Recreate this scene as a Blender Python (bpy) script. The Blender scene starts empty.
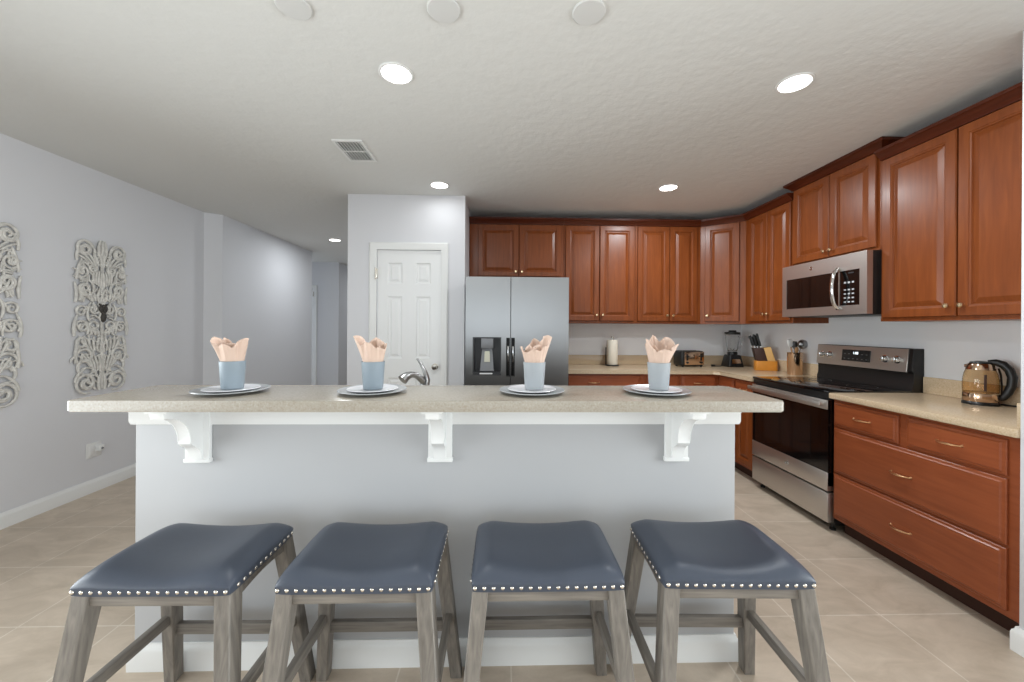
import bpy, bmesh, math, random
from mathutils import Vector, Matrix

C = bpy.context.scene.collection
SC = bpy.context.scene
PI = math.pi
R = math.radians

# ------------------------------------------------------------------ camera
H = 1.3198
cam_d = bpy.data.cameras.new('camera')
cam_d.sensor_fit = 'HORIZONTAL'; cam_d.sensor_width = 36.0
cam_d.lens = 36.0 * 385.655 / 1024.0
cam_d.shift_y = -12.84 / 1024.0
cam_d.clip_start = 0.02
cam = bpy.data.objects.new('camera', cam_d); C.objects.link(cam)
cam.matrix_world = (Matrix.Translation((0, 0, H)) @ Matrix.Rotation(-0.0271, 4, 'Z')
                    @ Matrix.Rotation(PI / 2, 4, 'X') @ Matrix.Rotation(0.0062, 4, 'Z'))
SC.camera = cam

# ------------------------------------------------------------------ view + world + added fill lamps
vs = SC.view_settings
vs.view_transform = 'Standard'; vs.look = 'None'; vs.gamma = 1.0; vs.use_curve_mapping = False
vs.exposure = -0.05
CEIL = 2.556
REAR = -5.5
w = bpy.data.worlds.new('world'); SC.world = w; w.use_nodes = True
bg = w.node_tree.nodes['Background']
bg.inputs[0].default_value = (0.80, 0.90, 1.0, 1); bg.inputs[1].default_value = 1.5


def area(name, loc, rot, sx, sy, power, col=(1, 1, 1), shape='RECTANGLE', spread=PI):
    l = bpy.data.lights.new(name, 'AREA'); l.shape = shape; l.size = sx; l.size_y = sy
    l.energy = power; l.color = col; l.spread = spread
    o = bpy.data.objects.new(name, l); C.objects.link(o); o.location = loc; o.rotation_euler = rot
    return o


# added fill lamps, unseen: at the rear opening and before both side walls
area('fill_rear', (-0.3, REAR + 0.02, 1.05), (R(90), 0, 0), 5.3, 1.9, 46, (0.90, 0.97, 1.0))
area('fill_left', (-3.195, 0.3, 1.08), (R(90), 0, R(-90)), 3.3, 1.4, 57, (0.90, 0.97, 1.0), spread=R(110))
area('fill_right', (2.735, -0.6, 1.20), (R(90), 0, R(90)), 3.3, 1.6, 66, (0.90, 0.97, 1.0), spread=R(110))

# ------------------------------------------------------------------ materials
def _new(name):
    m = bpy.data.materials.new(name); m.use_nodes = True
    nt = m.node_tree
    return m, nt, nt.nodes['Principled BSDF']


def srgb(r, g, b):
    f = lambda c: (c / 255 / 12.92) if c / 255 <= 0.04045 else (((c / 255) + 0.055) / 1.055) ** 2.4
    return (f(r), f(g), f(b), 1)


def mat(name, col, rough=0.5, metal=0.0, coat=0.0, bump=0.0, bscale=60.0, bdist=0.002, var=0.0, vscale=6.0,
        trans=0.0, ior=1.45, emit=0.0, spec=0.5, rvar=0.0, aniso=None, sheen=0.0, sss=0.0):
    m, nt, b = _new(name)
    b.inputs['Base Color'].default_value = col
    b.inputs['Roughness'].default_value = rough
    b.inputs['Metallic'].default_value = metal
    b.inputs['Coat Weight'].default_value = coat
    b.inputs['Coat Roughness'].default_value = 0.12
    b.inputs['IOR'].default_value = ior
    b.inputs['Specular IOR Level'].default_value = spec
    b.inputs['Transmission Weight'].default_value = trans
    b.inputs['Sheen Weight'].default_value = sheen
    if emit:
        b.inputs['Emission Color'].default_value = col
        b.inputs['Emission Strength'].default_value = emit
    L = nt.links
    tc = nt.nodes.new('ShaderNodeTexCoord')
    if var or rvar:
        n = nt.nodes.new('ShaderNodeTexNoise'); n.inputs['Scale'].default_value = vscale
        n.inputs['Detail'].default_value = 4
        L.new(tc.outputs['Object'], n.inputs['Vector'])
        if var:
            r = nt.nodes.new('ShaderNodeValToRGB')
            r.color_ramp.elements[0].position = 0.3; r.color_ramp.elements[1].position = 0.7
            r.color_ramp.elements[0].color = tuple(c * (1 - var) for c in col[:3]) + (1,)
            r.color_ramp.elements[1].color = tuple(min(1, c * (1 + var)) for c in col[:3]) + (1,)
            L.new(n.outputs['Fac'], r.inputs['Fac']); L.new(r.outputs['Color'], b.inputs['Base Color'])
        if rvar:
            mr = nt.nodes.new('ShaderNodeMapRange')
            mr.inputs['To Min'].default_value = rough - rvar; mr.inputs['To Max'].default_value = rough + rvar
            L.new(n.outputs['Fac'], mr.inputs['Value']); L.new(mr.outputs['Result'], b.inputs['Roughness'])
    if bump:
        n2 = nt.nodes.new('ShaderNodeTexNoise'); n2.inputs['Scale'].default_value = bscale
        n2.inputs['Detail'].default_value = 3
        if aniso:
            mp = nt.nodes.new('ShaderNodeMapping'); mp.inputs['Scale'].default_value = aniso
            L.new(tc.outputs['Object'], mp.inputs['Vector']); L.new(mp.outputs['Vector'], n2.inputs['Vector'])
        else:
            L.new(tc.outputs['Object'], n2.inputs['Vector'])
        bp = nt.nodes.new('ShaderNodeBump'); bp.inputs['Strength'].default_value = bump
        bp.inputs['Distance'].default_value = bdist
        L.new(n2.outputs['Fac'], bp.inputs['Height']); L.new(bp.outputs['Normal'], b.inputs['Normal'])
    return m


def wood(name, dark, mid, light, scale=(14, 14, 1.2), rough=0.34, coat=0.06, bump=0.05):
    m, nt, b = _new(name); L = nt.links
    tc = nt.nodes.new('ShaderNodeTexCoord')
    mp = nt.nodes.new('ShaderNodeMapping'); mp.inputs['Scale'].default_value = scale
    L.new(tc.outputs['Object'], mp.inputs['Vector'])
    n = nt.nodes.new('ShaderNodeTexNoise'); n.inputs['Scale'].default_value = 3.0
    n.inputs['Detail'].default_value = 6; n.inputs['Distortion'].default_value = 0.6
    L.new(mp.outputs['Vector'], n.inputs['Vector'])
    r = nt.nodes.new('ShaderNodeValToRGB'); e = r.color_ramp.elements
    e[0].position = 0.25; e[0].color = dark
    e[1].position = 0.75; e[1].color = light
    k = e.new(0.5); k.color = mid
    L.new(n.outputs['Fac'], r.inputs['Fac'])
    n3 = nt.nodes.new('ShaderNodeTexNoise'); n3.inputs['Scale'].default_value = 3.5
    L.new(tc.outputs['Object'], n3.inputs['Vector'])
    mx = nt.nodes.new('ShaderNodeMix'); mx.data_type = 'RGBA'; mx.blend_type = 'MULTIPLY'
    mx.inputs['Factor'].default_value = 0.25
    L.new(r.outputs['Color'], mx.inputs['A']); L.new(n3.outputs['Fac'], mx.inputs['B'])
    L.new(mx.outputs['Result'], b.inputs['Base Color'])
    b.inputs['Roughness'].default_value = rough; b.inputs['Coat Weight'].default_value = coat
    b.inputs['Specular IOR Level'].default_value = 0.35
    b.inputs['Coat Roughness'].default_value = 0.2
    bp = nt.nodes.new('ShaderNodeBump'); bp.inputs['Strength'].default_value = bump; bp.inputs['Distance'].default_value = 0.001
    L.new(n.outputs['Fac'], bp.inputs['Height']); L.new(bp.outputs['Normal'], b.inputs['Normal'])
    return m


def tile_mat():
    m, nt, b = _new('floor_tile'); L = nt.links
    tc = nt.nodes.new('ShaderNodeTexCoord')
    mp = nt.nodes.new('ShaderNodeMapping')
    T = 0.43
    mp.inputs['Scale'].default_value = (1 / T, 1 / T, 1)
    mp.inputs['Location'].default_value = (-(1.765 / T), -(1.743 / T), 0)
    L.new(tc.outputs['Object'], mp.inputs['Vector'])
    br = nt.nodes.new('ShaderNodeTexBrick')
    br.offset = 0.0; br.squash = 1.0
    br.inputs['Scale'].default_value = 1.0
    br.inputs['Brick Width'].default_value = 1.0; br.inputs['Row Height'].default_value = 1.0
    br.inputs['Mortar Size'].default_value = 0.0075; br.inputs['Mortar Smooth'].default_value = 0.2
    br.inputs['Bias'].default_value = 0.0
    br.inputs['Color1'].default_value = srgb(202, 186, 168)
    br.inputs['Color2'].default_value = srgb(207, 191, 173)
    br.inputs['Mortar'].default_value = srgb(224, 213, 199)
    L.new(mp.outputs['Vector'], br.inputs['Vector'])
    n = nt.nodes.new('ShaderNodeTexNoise'); n.inputs['Scale'].default_value = 4.0; n.inputs['Detail'].default_value = 8
    n.inputs['Roughness'].default_value = 0.65; n.inputs['Distortion'].default_value = 0.8
    mp2 = nt.nodes.new('ShaderNodeMapping'); mp2.inputs['Scale'].default_value = (1.0, 2.0, 1.0)
    mp2.inputs['Rotation'].default_value = (0, 0, 0.5)
    L.new(tc.outputs['Object'], mp2.inputs['Vector']); L.new(mp2.outputs['Vector'], n.inputs['Vector'])
    r = nt.nodes.new('ShaderNodeValToRGB')
    r.color_ramp.elements[0].position = 0.3; r.color_ramp.elements[0].color = (0.72, 0.70, 0.67, 1)
    r.color_ramp.elements[1].position = 0.68; r.color_ramp.elements[1].color = (1, 1, 1, 1)
    L.new(n.outputs['Fac'], r.inputs['Fac'])
    mx = nt.nodes.new('ShaderNodeMix'); mx.data_type = 'RGBA'; mx.blend_type = 'MULTIPLY'
    mx.inputs['Factor'].default_value = 0.9
    L.new(br.outputs['Color'], mx.inputs['A']); L.new(r.outputs['Color'], mx.inputs['B'])
    L.new(mx.outputs['Result'], b.inputs['Base Color'])
    b.inputs['Roughness'].default_value = 0.42
    bp = nt.nodes.new('ShaderNodeBump'); bp.inputs['Strength'].default_value = 0.3; bp.inputs['Distance'].default_value = 0.001
    bp.invert = True
    L.new(br.outputs['Fac'], bp.inputs['Height']); L.new(bp.outputs['Normal'], b.inputs['Normal'])
    return m


def speckle(name, base, d, l, rough=0.3):
    m, nt, b = _new(name); L = nt.links
    tc = nt.nodes.new('ShaderNodeTexCoord')
    n = nt.nodes.new('ShaderNodeTexNoise'); n.inputs['Scale'].default_value = 160; n.inputs['Detail'].default_value = 3
    L.new(tc.outputs['Object'], n.inputs['Vector'])
    r = nt.nodes.new('ShaderNodeValToRGB'); e = r.color_ramp.elements
    e[0].position = 0.32; e[0].color = d; e[1].position = 0.72; e[1].color = l
    k = e.new(0.48); k.color = base
    k = e.new(0.58); k.color = base
    L.new(n.outputs['Fac'], r.inputs['Fac']); L.new(r.outputs['Color'], b.inputs['Base Color'])
    b.inputs['Roughness'].default_value = rough
    return m


WALL = mat('wall_paint', srgb(222, 222, 225), 0.75, bump=0.12, bscale=220, bdist=0.001)
CEILM = mat('ceiling_paint', srgb(224, 224, 221), 0.9, bump=0.32, bscale=17, bdist=0.010)
WALLBRIGHT = mat('wall_paint_brightened', srgb(240, 241, 243), 0.7, bump=0.12, bscale=220, bdist=0.001)  # paler copy of the wall paint, making up for dim light under cabinets
WHITE = mat('white_trim', srgb(236, 236, 234), 0.38)
DOORW = mat('door_white', srgb(238, 238, 237), 0.42)
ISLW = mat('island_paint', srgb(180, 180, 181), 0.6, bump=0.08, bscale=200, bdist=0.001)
TILE = tile_mat()
COVER = mat('cover_plate_paint', srgb(218, 218, 216), 0.6)
CW = (srgb(122, 61, 25), srgb(134, 69, 30), srgb(145, 78, 35))
CHERRY = wood('cherry_vertical', *CW, scale=(14, 14, 1.2))
CHERRYH = wood('cherry_horizontal', srgb(142, 72, 40), srgb(152, 79, 45), srgb(161, 86, 50), scale=(1.2, 14, 14))
CROWN = wood('cherry_dark', srgb(70, 28, 14), srgb(86, 36, 18), srgb(98, 44, 22), scale=(1.2, 14, 14))
TOE = mat('toe_kick_wood', srgb(62, 34, 22), 0.6)
GREYW = wood('weathered_wood', srgb(108, 102, 95), srgb(133, 126, 118), srgb(152, 144, 134), scale=(26, 26, 1.6), rough=0.5, coat=0.0, bump=0.15)
GREYWH = wood('weathered_wood_rail', srgb(108, 102, 95), srgb(133, 126, 118), srgb(152, 144, 134), scale=(1.6, 26, 26), rough=0.5, coat=0.0, bump=0.15)
GREYWY = wood('weathered_wood_side', srgb(108, 102, 95), srgb(133, 126, 118), srgb(152, 144, 134), scale=(26, 1.6, 26), rough=0.5, coat=0.0, bump=0.15)
LEATHER = mat('navy_leather', srgb(68, 74, 86), 0.38, bump=0.25, bscale=260, bdist=0.0008, var=0.06, vscale=9)
NICKEL = mat('nickel', srgb(220, 214, 204), 0.22, 1.0)
KNOBM = mat('champagne_metal', srgb(232, 206, 166), 0.25, 1.0)
BRASS = mat('satin_bronze', srgb(222, 182, 138), 0.28, 1.0)
STONE = speckle('bar_stone', srgb(166, 158, 145), srgb(155, 145, 131), srgb(178, 171, 159), 0.22)
SOLID = speckle('worktop_stone', srgb(206, 184, 154), srgb(192, 168, 137), srgb(217, 198, 172), 0.22)
STEEL = mat('brushed_steel', srgb(158, 158, 158), 0.30, 1.0, bump=0.05, bscale=40, bdist=0.0006, aniso=(1, 1, 30))
STEELD = mat('warm_steel', srgb(208, 204, 199), 0.42, 1.0, bump=0.05, bscale=40, bdist=0.0006, aniso=(30, 1, 1))
CHROME = mat('chrome', srgb(226, 226, 226), 0.08, 1.0)
BLACKG = mat('black_glass', srgb(10, 10, 11), 0.05, coat=0.5)
BLACKP = mat('black_plastic', srgb(24, 23, 23), 0.38)
DARKG = mat('dark_grey_plastic', srgb(58, 58, 60), 0.35)
GREYP = mat('grey_plastic', srgb(132, 133, 136), 0.35, 0.4)
LITE = mat('lamp_lens', (1, 0.97, 0.92, 1), 0.5, emit=9.0)
DIGIT = mat('display_digits', (0.85, 0.95, 1, 1), 0.5, emit=2.2)
PAD = mat('key_print', srgb(196, 198, 200), 0.5)
GLASS = mat('clear_glass', (0.96, 0.97, 0.97, 1), 0.02, trans=1.0, ior=1.3)
WARMGLASS = mat('reflection_tinted_glass', (0.95, 0.80, 0.60, 1), 0.03, trans=1.0, ior=1.3)  # clear glass; warm reflections of counter and wood tinted into the colour
WARMM = mat('reflection_tinted_metal', srgb(206, 176, 150), 0.14, 1.0)  # steel with warm wood reflections tinted in; also the copper utensil cylinder
PLATE = mat('grey_plate', srgb(172, 175, 177), 0.18, coat=0.3)
PLATEW = mat('white_plate', srgb(232, 232, 236), 0.2, coat=0.3)
CUPSHADE = mat('shaded_blue_cup', srgb(140, 152, 161), 0.45)  # left pair darkened as if shaded; all four cups are alike
CUPLIT = mat('lit_blue_cup', srgb(164, 169, 173), 0.45)  # same cup, paler as if standing in more light
PEACH = mat('peach_napkin', srgb(216, 189, 172), 0.85, bump=0.2, bscale=300, bdist=0.0005, var=0.03, vscale=30)
PAPER = mat('paper_towel', srgb(232, 224, 208), 0.9, bump=0.3, bscale=120, bdist=0.001)
ORANGE = mat('honey_bamboo', srgb(214, 140, 52), 0.42, var=0.08, vscale=14)
BAMBOO = mat('pale_bamboo', srgb(224, 178, 112), 0.5, var=0.06, vscale=14)
BROWNP = mat('brown_block_side', srgb(66, 44, 38), 0.5)
TANW = mat('spoon_wood', srgb(196, 150, 104), 0.6)
WHITEP = mat('white_plastic', srgb(234, 234, 232), 0.35)
ARTW = mat('whitewashed_carving', srgb(216, 213, 207), 0.7, bump=0.4, bscale=90, bdist=0.002, var=0.16, vscale=30)
ARTD = mat('dark_carving', srgb(66, 62, 58), 0.6)
VENTD = mat('duct_dark', srgb(70, 69, 67), 0.9)
GLASSW = mat('window_glass', (1, 1, 1, 1), 0.0, trans=1.0, ior=1.02)

# ------------------------------------------------------------------ mesh helpers
def NB():
    return bmesh.new()


def obj(name, bm, m, parent=None, smooth=True, ang=0.6, solid=0.0):
    bmesh.ops.recalc_face_normals(bm, faces=bm.faces)
    for f in bm.faces:
        f.smooth = smooth
    if smooth:
        for e in bm.edges:
            if len(e.link_faces) == 2:
                try:
                    if e.calc_face_angle() > ang: e.smooth = False
                except ValueError:
                    pass
    me = bpy.data.meshes.new(name); bm.to_mesh(me); bm.free()
    me.materials.append(m)
    o = bpy.data.objects.new(name, me); C.objects.link(o)
    if parent: o.parent = parent
    if solid:
        md = o.modifiers.new('thickness', 'SOLIDIFY'); md.thickness = solid
    return o


def tag(o, label, cat, group=None):
    o['label'] = label; o['category'] = cat
    if group: o['group'] = group
    return o


def thing(name, label, cat, loc=(0, 0, 0), rz=0.0, group=None):
    o = bpy.data.objects.new(name, None); o.empty_display_size = 0.1
    C.objects.link(o); o.location = loc; o.rotation_euler = (0, 0, rz)
    return tag(o, label, cat, group)


def struct(o):
    o['kind'] = 'structure'; return o


def sroot(name, loc=(0, 0, 0), rz=0.0):
    o = bpy.data.objects.new(name, None); C.objects.link(o); o.location = loc; o.rotation_euler = (0, 0, rz)
    return struct(o)


def dup(root, label=None, loc=None, rz=None):
    r = root.copy(); C.objects.link(r)
    if loc is not None: r.location = loc
    if rz is not None: r.rotation_euler = (0, 0, rz)
    if label: r['label'] = label
    for ch in list(root.children):
        c = ch.copy(); C.objects.link(c); c.parent = r
        for g in list(ch.children):
            d = g.copy(); C.objects.link(d); d.parent = c
    return r


def box(bm, x0, y0, z0, x1, y1, z1, bev=0.0, seg=2):
    v = [bm.verts.new(p) for p in ((x0, y0, z0), (x1, y0, z0), (x1, y1, z0), (x0, y1, z0),
                                   (x0, y0, z1), (x1, y0, z1), (x1, y1, z1), (x0, y1, z1))]
    fs = [bm.faces.new([v[i] for i in q]) for q in ((3, 2, 1, 0), (4, 5, 6, 7), (0, 1, 5, 4), (1, 2, 6, 5), (2, 3, 7, 6), (3, 0, 4, 7))]
    if bev:
        es = list({e for f in fs for e in f.edges})
        bmesh.ops.bevel(bm, geom=es, offset=bev, segments=seg, profile=0.5, affect='EDGES')


def hexa(bm, bot, top, bev=0.0, seg=1):
    """solid from four bottom and four top points, in order around"""
    v = [bm.verts.new(p) for p in list(bot) + list(top)]
    fs = [bm.faces.new([v[i] for i in q]) for q in ((3, 2, 1, 0), (4, 5, 6, 7), (0, 1, 5, 4), (1, 2, 6, 5), (2, 3, 7, 6), (3, 0, 4, 7))]
    if bev:
        es = list({e for f in fs for e in f.edges})
        bmesh.ops.bevel(bm, geom=es, offset=bev, segments=seg, profile=0.5, affect='EDGES')


def prism(bm, pts, a0, a1, axis='Z', bev=0.0, seg=2, sel=None):
    def P(p, a):
        if axis == 'Z': return (p[0], p[1], a)
        if axis == 'X': return (a, p[0], p[1])
        return (p[0], a, p[1])
    lo = [bm.verts.new(P(p, a0)) for p in pts]; hi = [bm.verts.new(P(p, a1)) for p in pts]
    n = len(pts)
    f1 = bm.faces.new(lo[::-1]); f2 = bm.faces.new(hi)
    for i in range(n): bm.faces.new((lo[i], lo[(i + 1) % n], hi[(i + 1) % n], hi[i]))
    if bev:
        es = list(f1.edges) + list(f2.edges)
        bmesh.ops.bevel(bm, geom=es, offset=bev, segments=seg, profile=0.5, affect='EDGES')


def lathe(bm, prof, cx=0, cy=0, cz=0, seg=32, axis='Z', sx=1.0, sy=1.0):
    """prof: list of (r, h); r=0 ends close to a point"""
    def P(r, h, a):
        p = (r * math.cos(a) * sx, r * math.sin(a) * sy, h)
        if axis == 'Y': p = (p[0], -p[2], p[1])      # h grows towards -Y
        elif axis == 'X': p = (-p[2], p[0], p[1])    # h grows towards -X
        return (cx + p[0], cy + p[1], cz + p[2])
    prev = None
    for r, h in prof:
        if r < 1e-6:
            cur = [bm.verts.new(P(0, h, 0))]
        else:
            cur = [bm.verts.new(P(r, h, 2 * PI * i / seg)) for i in range(seg)]
        if prev is not None:
            if len(prev) == 1 and len(cur) > 1:
                for i in range(seg): bm.faces.new((prev[0], cur[i], cur[(i + 1) % seg]))
            elif len(cur) == 1 and len(prev) > 1:
                for i in range(seg): bm.faces.new((prev[(i + 1) % seg], prev[i], cur[0]))
            elif len(cur) > 1:
                for i in range(seg): bm.faces.new((prev[i], prev[(i + 1) % seg], cur[(i + 1) % seg], cur[i]))
        prev = cur


def tube(bm, pts, rad, seg=10, flat=None, up=None, caps=True):
    """rad: number or list; flat=(a,b): ellipse factors on the (side, up) axes of the section"""
    pts = [Vector(p) for p in pts]; n = len(pts)
    rs = rad if isinstance(rad, (list, tuple)) else [rad] * n
    fa, fb = flat or (1, 1)
    t0 = (pts[1] - pts[0]).normalized()
    ref = Vector(up) if up else (Vector((0, 0, 1)) if abs(t0.z) < 0.9 else Vector((1, 0, 0)))
    nrm = (ref - t0 * ref.dot(t0)).normalized()
    prev = None; rings = []
    for i, p in enumerate(pts):
        t = (pts[min(i + 1, n - 1)] - pts[max(i - 1, 0)]).normalized()
        base = Vector(up) if up else nrm
        nrm = base - t * base.dot(t)
        nrm = nrm.normalized() if nrm.length > 1e-6 else Vector((1, 0, 0))
        b = t.cross(nrm)
        ring = [bm.verts.new(p + b * (rs[i] * fa * math.cos(2 * PI * k / seg)) + nrm * (rs[i] * fb * math.sin(2 * PI * k / seg))) for k in range(seg)]
        if prev:
            for k in range(seg): bm.faces.new((prev[k], prev[(k + 1) % seg], ring[(k + 1) % seg], ring[k]))
        prev = ring; rings.append(ring)
    if caps:
        bm.faces.new(rings[0][::-1]); bm.faces.new(rings[-1])


def holed(bm, x0, x1, z0, z1, yf, yb, holes, bev=0):
    """slab facing -Y with rectangular through holes (hx0,hx1,hz0,hz1)"""
    xs = sorted({x0, x1} | {h[0] for h in holes} | {h[1] for h in holes})
    zs = sorted({z0, z1} | {h[2] for h in holes} | {h[3] for h in holes})
    cache = {}
    def V(x, y, z):
        k = (round(x, 5), round(y, 5), round(z, 5))
        if k not in cache: cache[k] = bm.verts.new((x, y, z))
        return cache[k]
    def solid(i, j):
        if i < 0 or j < 0 or i >= len(xs) - 1 or j >= len(zs) - 1: return False
        cx = (xs[i] + xs[i + 1]) / 2; cz = (zs[j] + zs[j + 1]) / 2
        return not any(h[0] < cx < h[1] and h[2] < cz < h[3] for h in holes)
    for i in range(len(xs) - 1):
        for j in range(len(zs) - 1):
            if not solid(i, j): continue
            a, b, c, d = xs[i], xs[i + 1], zs[j], zs[j + 1]
            bm.faces.new((V(a, yf, c), V(b, yf, c), V(b, yf, d), V(a, yf, d)))
            bm.faces.new((V(a, yb, d), V(b, yb, d), V(b, yb, c), V(a, yb, c)))
            if not solid(i - 1, j): bm.faces.new((V(a, yf, d), V(a, yb, d), V(a, yb, c), V(a, yf, c)))
            if not solid(i + 1, j): bm.faces.new((V(b, yf, c), V(b, yb, c), V(b, yb, d), V(b, yf, d)))
            if not solid(i, j - 1): bm.faces.new((V(a, yf, c), V(a, yb, c), V(b, yb, c), V(b, yf, c)))
            if not solid(i, j + 1): bm.faces.new((V(b, yf, d), V(b, yb, d), V(a, yb, d), V(a, yf, d)))


def rings_panel(bm, x0, x1, z0, z1, rings, yback=0.0):
    """rectangular slab facing -Y whose front follows nested rings (inset, y)"""
    def rect(i, y): return [bm.verts.new(p) for p in ((x0 + i, y, z0 + i), (x1 - i, y, z0 + i), (x1 - i, y, z1 - i), (x0 + i, y, z1 - i))]
    back = rect(0, yback); bm.faces.new(back[::-1])
    prev = back
    for i, y in rings:
        cur = rect(i, y)
        for k in range(4): bm.faces.new((prev[k], prev[(k + 1) % 4], cur[(k + 1) % 4], cur[k]))
        prev = cur
    bm.faces.new(prev)


def moulding(bm, path, prof, prev=None, nxt=None):
    """sweep prof [(out,z)] along an XY path; 'out' is to the right-hand side when walking the path. mitred."""
    P = [Vector(p) for p in path]; n = len(P)
    def off(i):
        a = P[i] - P[i - 1] if i > 0 else (P[0] - Vector(prev) if prev else P[1] - P[0])
        b = P[i + 1] - P[i] if i < n - 1 else (Vector(nxt) - P[i] if nxt else P[i] - P[i - 1])
        a.normalize(); b.normalize()
        na = Vector((a.y, -a.x)); nb = Vector((b.y, -b.x))
        m = (na + nb); m.normalize()
        return m / max(0.2, m.dot(na))
    rr = []
    for i in range(n):
        o = off(i)
        rr.append([bm.verts.new((P[i].x + o.x * q, P[i].y + o.y * q, z)) for q, z in prof])
    k = len(prof)
    for i in range(n - 1):
        for j in range(k):
            bm.faces.new((rr[i][j], rr[i + 1][j], rr[i + 1][(j + 1) % k], rr[i][(j + 1) % k]))
    bm.faces.new(rr[0][::-1]); bm.faces.new(rr[-1])


DOOR_RINGS = [(0, -0.015), (0.004, -0.020), (0.048, -0.020), (0.051, -0.0165), (0.057, -0.0150), (0.062, -0.0070), (0.066, -0.0070), (0.090, -0.0170), (0.093, -0.0180)]
DRAWER_RINGS = [(0, -0.010), (0.003, -0.013), (0.014, -0.0145), (0.019, -0.020)]

# ------------------------------------------------------------------ setting
XL, XR, DB = -3.233, 2.775, 4.385
bm = NB(); box(bm, -5.2, REAR - 0.2, -0.1, 3.2, 11, 0); struct(obj('floor', bm, TILE))
bm = NB(); box(bm, -5.2, REAR - 0.2, CEIL, 3.2, 11, CEIL + 0.1); struct(obj('ceiling', bm, CEILM))
# left wall with the shallow slanted jog, then the corridor
bm = NB()
prism(bm, [(XL - 0.12, REAR), (XL, REAR), (XL, 4.271), (-3.097, 4.362), (-3.125, 6.44), (XL - 0.12, 6.44)], 0, CEIL)
struct(obj('wall_left', bm, WALL, smooth=False))
bm = NB(); box(bm, -3.235, 7.46, 0, -3.115, 10.6, CEIL); struct(obj('wall_corridor', bm, WALL))
HD = (-4.40, -3.585, 2.05)   # corridor door opening
bm = NB(); holed(bm, -5.0, -3.2355, 0, CEIL, 7.46, 7.58, [(HD[0], HD[1], 0, HD[2])]); struct(obj('wall_hall', bm, WALL, smooth=False))
bm = NB(); box(bm, -3.114, 10.5, 0, -1.2, 10.6, CEIL); struct(obj('wall_far', bm, WALL))
bm = NB(); box(bm, -5.1, 6.32, 0, -3.355, 6.44, CEIL); struct(obj('wall_alcove', bm, WALL))
# pantry block, kitchen back and right walls, stub wall
PD = 3.62
DO = (-1.165, -0.567, 2.045)  # pantry door opening
bm = NB(); holed(bm, -1.432, -0.347, 0, CEIL, PD, PD + 0.11, [(DO[0], DO[1], 0, DO[2])])
box(bm, -1.432, PD + 0.11, 0, -1.322, 10.5, CEIL); box(bm, -0.457, PD + 0.11, 0, -0.347, DB + 0.1, CEIL)
struct(obj('wall_pantry', bm, WALL, smooth=False))
bm = NB(); box(bm, -0.346, DB, 0, XR + 0.12, DB + 0.12, CEIL); struct(obj('wall_back', bm, WALLBRIGHT))
bm = NB(); box(bm, XR, 0.0, 0, XR + 0.12, DB - 0.0005, CEIL); struct(obj('wall_right', bm, WALLBRIGHT))
STUB = 1.53
bm = NB(); box(bm, 2.135, STUB - 0.12, 0, XR - 0.0005, STUB, CEIL, 0.004); struct(obj('wall_stub', bm, WALL))
# unseen rear wall with a wide opening added for daylight, plain side wall
bm = NB(); holed(bm, -5.2, 3.2, 0, CEIL, REAR - 0.12, REAR, [(-3.0, 2.4, 0.06, 2.42)]); struct(obj('wall_rear', bm, WALL, smooth=False))
bm = NB(); box(bm, XR, REAR, 0, XR + 0.12, -0.0005, CEIL); struct(obj('wall_side', bm, WALL))
bm = NB()
for x in (-3.0, -1.65, -0.3, 1.05, 2.34): box(bm, x, REAR - 0.09, 0.06, x + 0.06, REAR - 0.03, 2.42)
box(bm, -3.0, REAR - 0.09, 0.06, 2.4, REAR - 0.03, 0.14); box(bm, -3.0, REAR - 0.09, 2.34, 2.4, REAR - 0.03, 2.42)
win = struct(obj('added_window_rear', bm, WHITE))  # added frame in the unseen rear opening
for nm, xw, sg, ya, yb in (('added_window_left', XL, 1, -1.42, 2.02), ('added_window_right', XR, -1, -2.32, 1.12)):  # added frames on solid wall around the fill lamps, unseen
    bm = NB(); xa, xb = sorted((xw + sg * 0.0005, xw + sg * 0.03))
    for y0, y1, z0, z1 in ((ya, ya + 0.08, 0.32, 2.38), (yb - 0.08, yb, 0.32, 2.38), (ya + 0.08, yb - 0.08, 0.32, 0.38), (ya + 0.08, yb - 0.08, 2.32, 2.38), ((ya + yb) / 2 - 0.03, (ya + yb) / 2 + 0.03, 0.38, 2.32)):
        box(bm, xa, y0, z0, xb, y1, z1)
    struct(obj(nm, bm, WHITE))

BASEP = [(0, 0), (0.016, 0), (0.016, 0.075), (0.013, 0.086), (0.008, 0.092), (0.006, 0.102), (0, 0.102)]
def baseboard(name, path, m=WHITE):
    bm = NB(); moulding(bm, path, BASEP); return struct(obj(name, bm, m))
baseboard('baseboard_left', [(XL, REAR), (XL, 4.271), (-3.097, 4.362), (-3.125, 6.44)])
baseboard('baseboard_stub', [(XR, STUB - 0.12), (2.135, STUB - 0.12), (2.135, STUB), (2.16, STUB + 0.002)][::-1] if False else [(2.17, STUB + 0.0005), (2.135, STUB), (2.135, STUB - 0.12), (XR, STUB - 0.12)])
baseboard('baseboard_pantry', [(-1.322, 10.4), (-1.432, 10.4), (-1.432, PD), (-1.237, PD)] if False else [(-1.432, 10.4), (-1.432, PD), (-1.237, PD)])
baseboard('baseboard_hall', [(-3.50, 7.46), (-3.235, 7.46)][::-1] if False else [(-3.44, 7.46), (-3.235, 7.46)])

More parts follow.
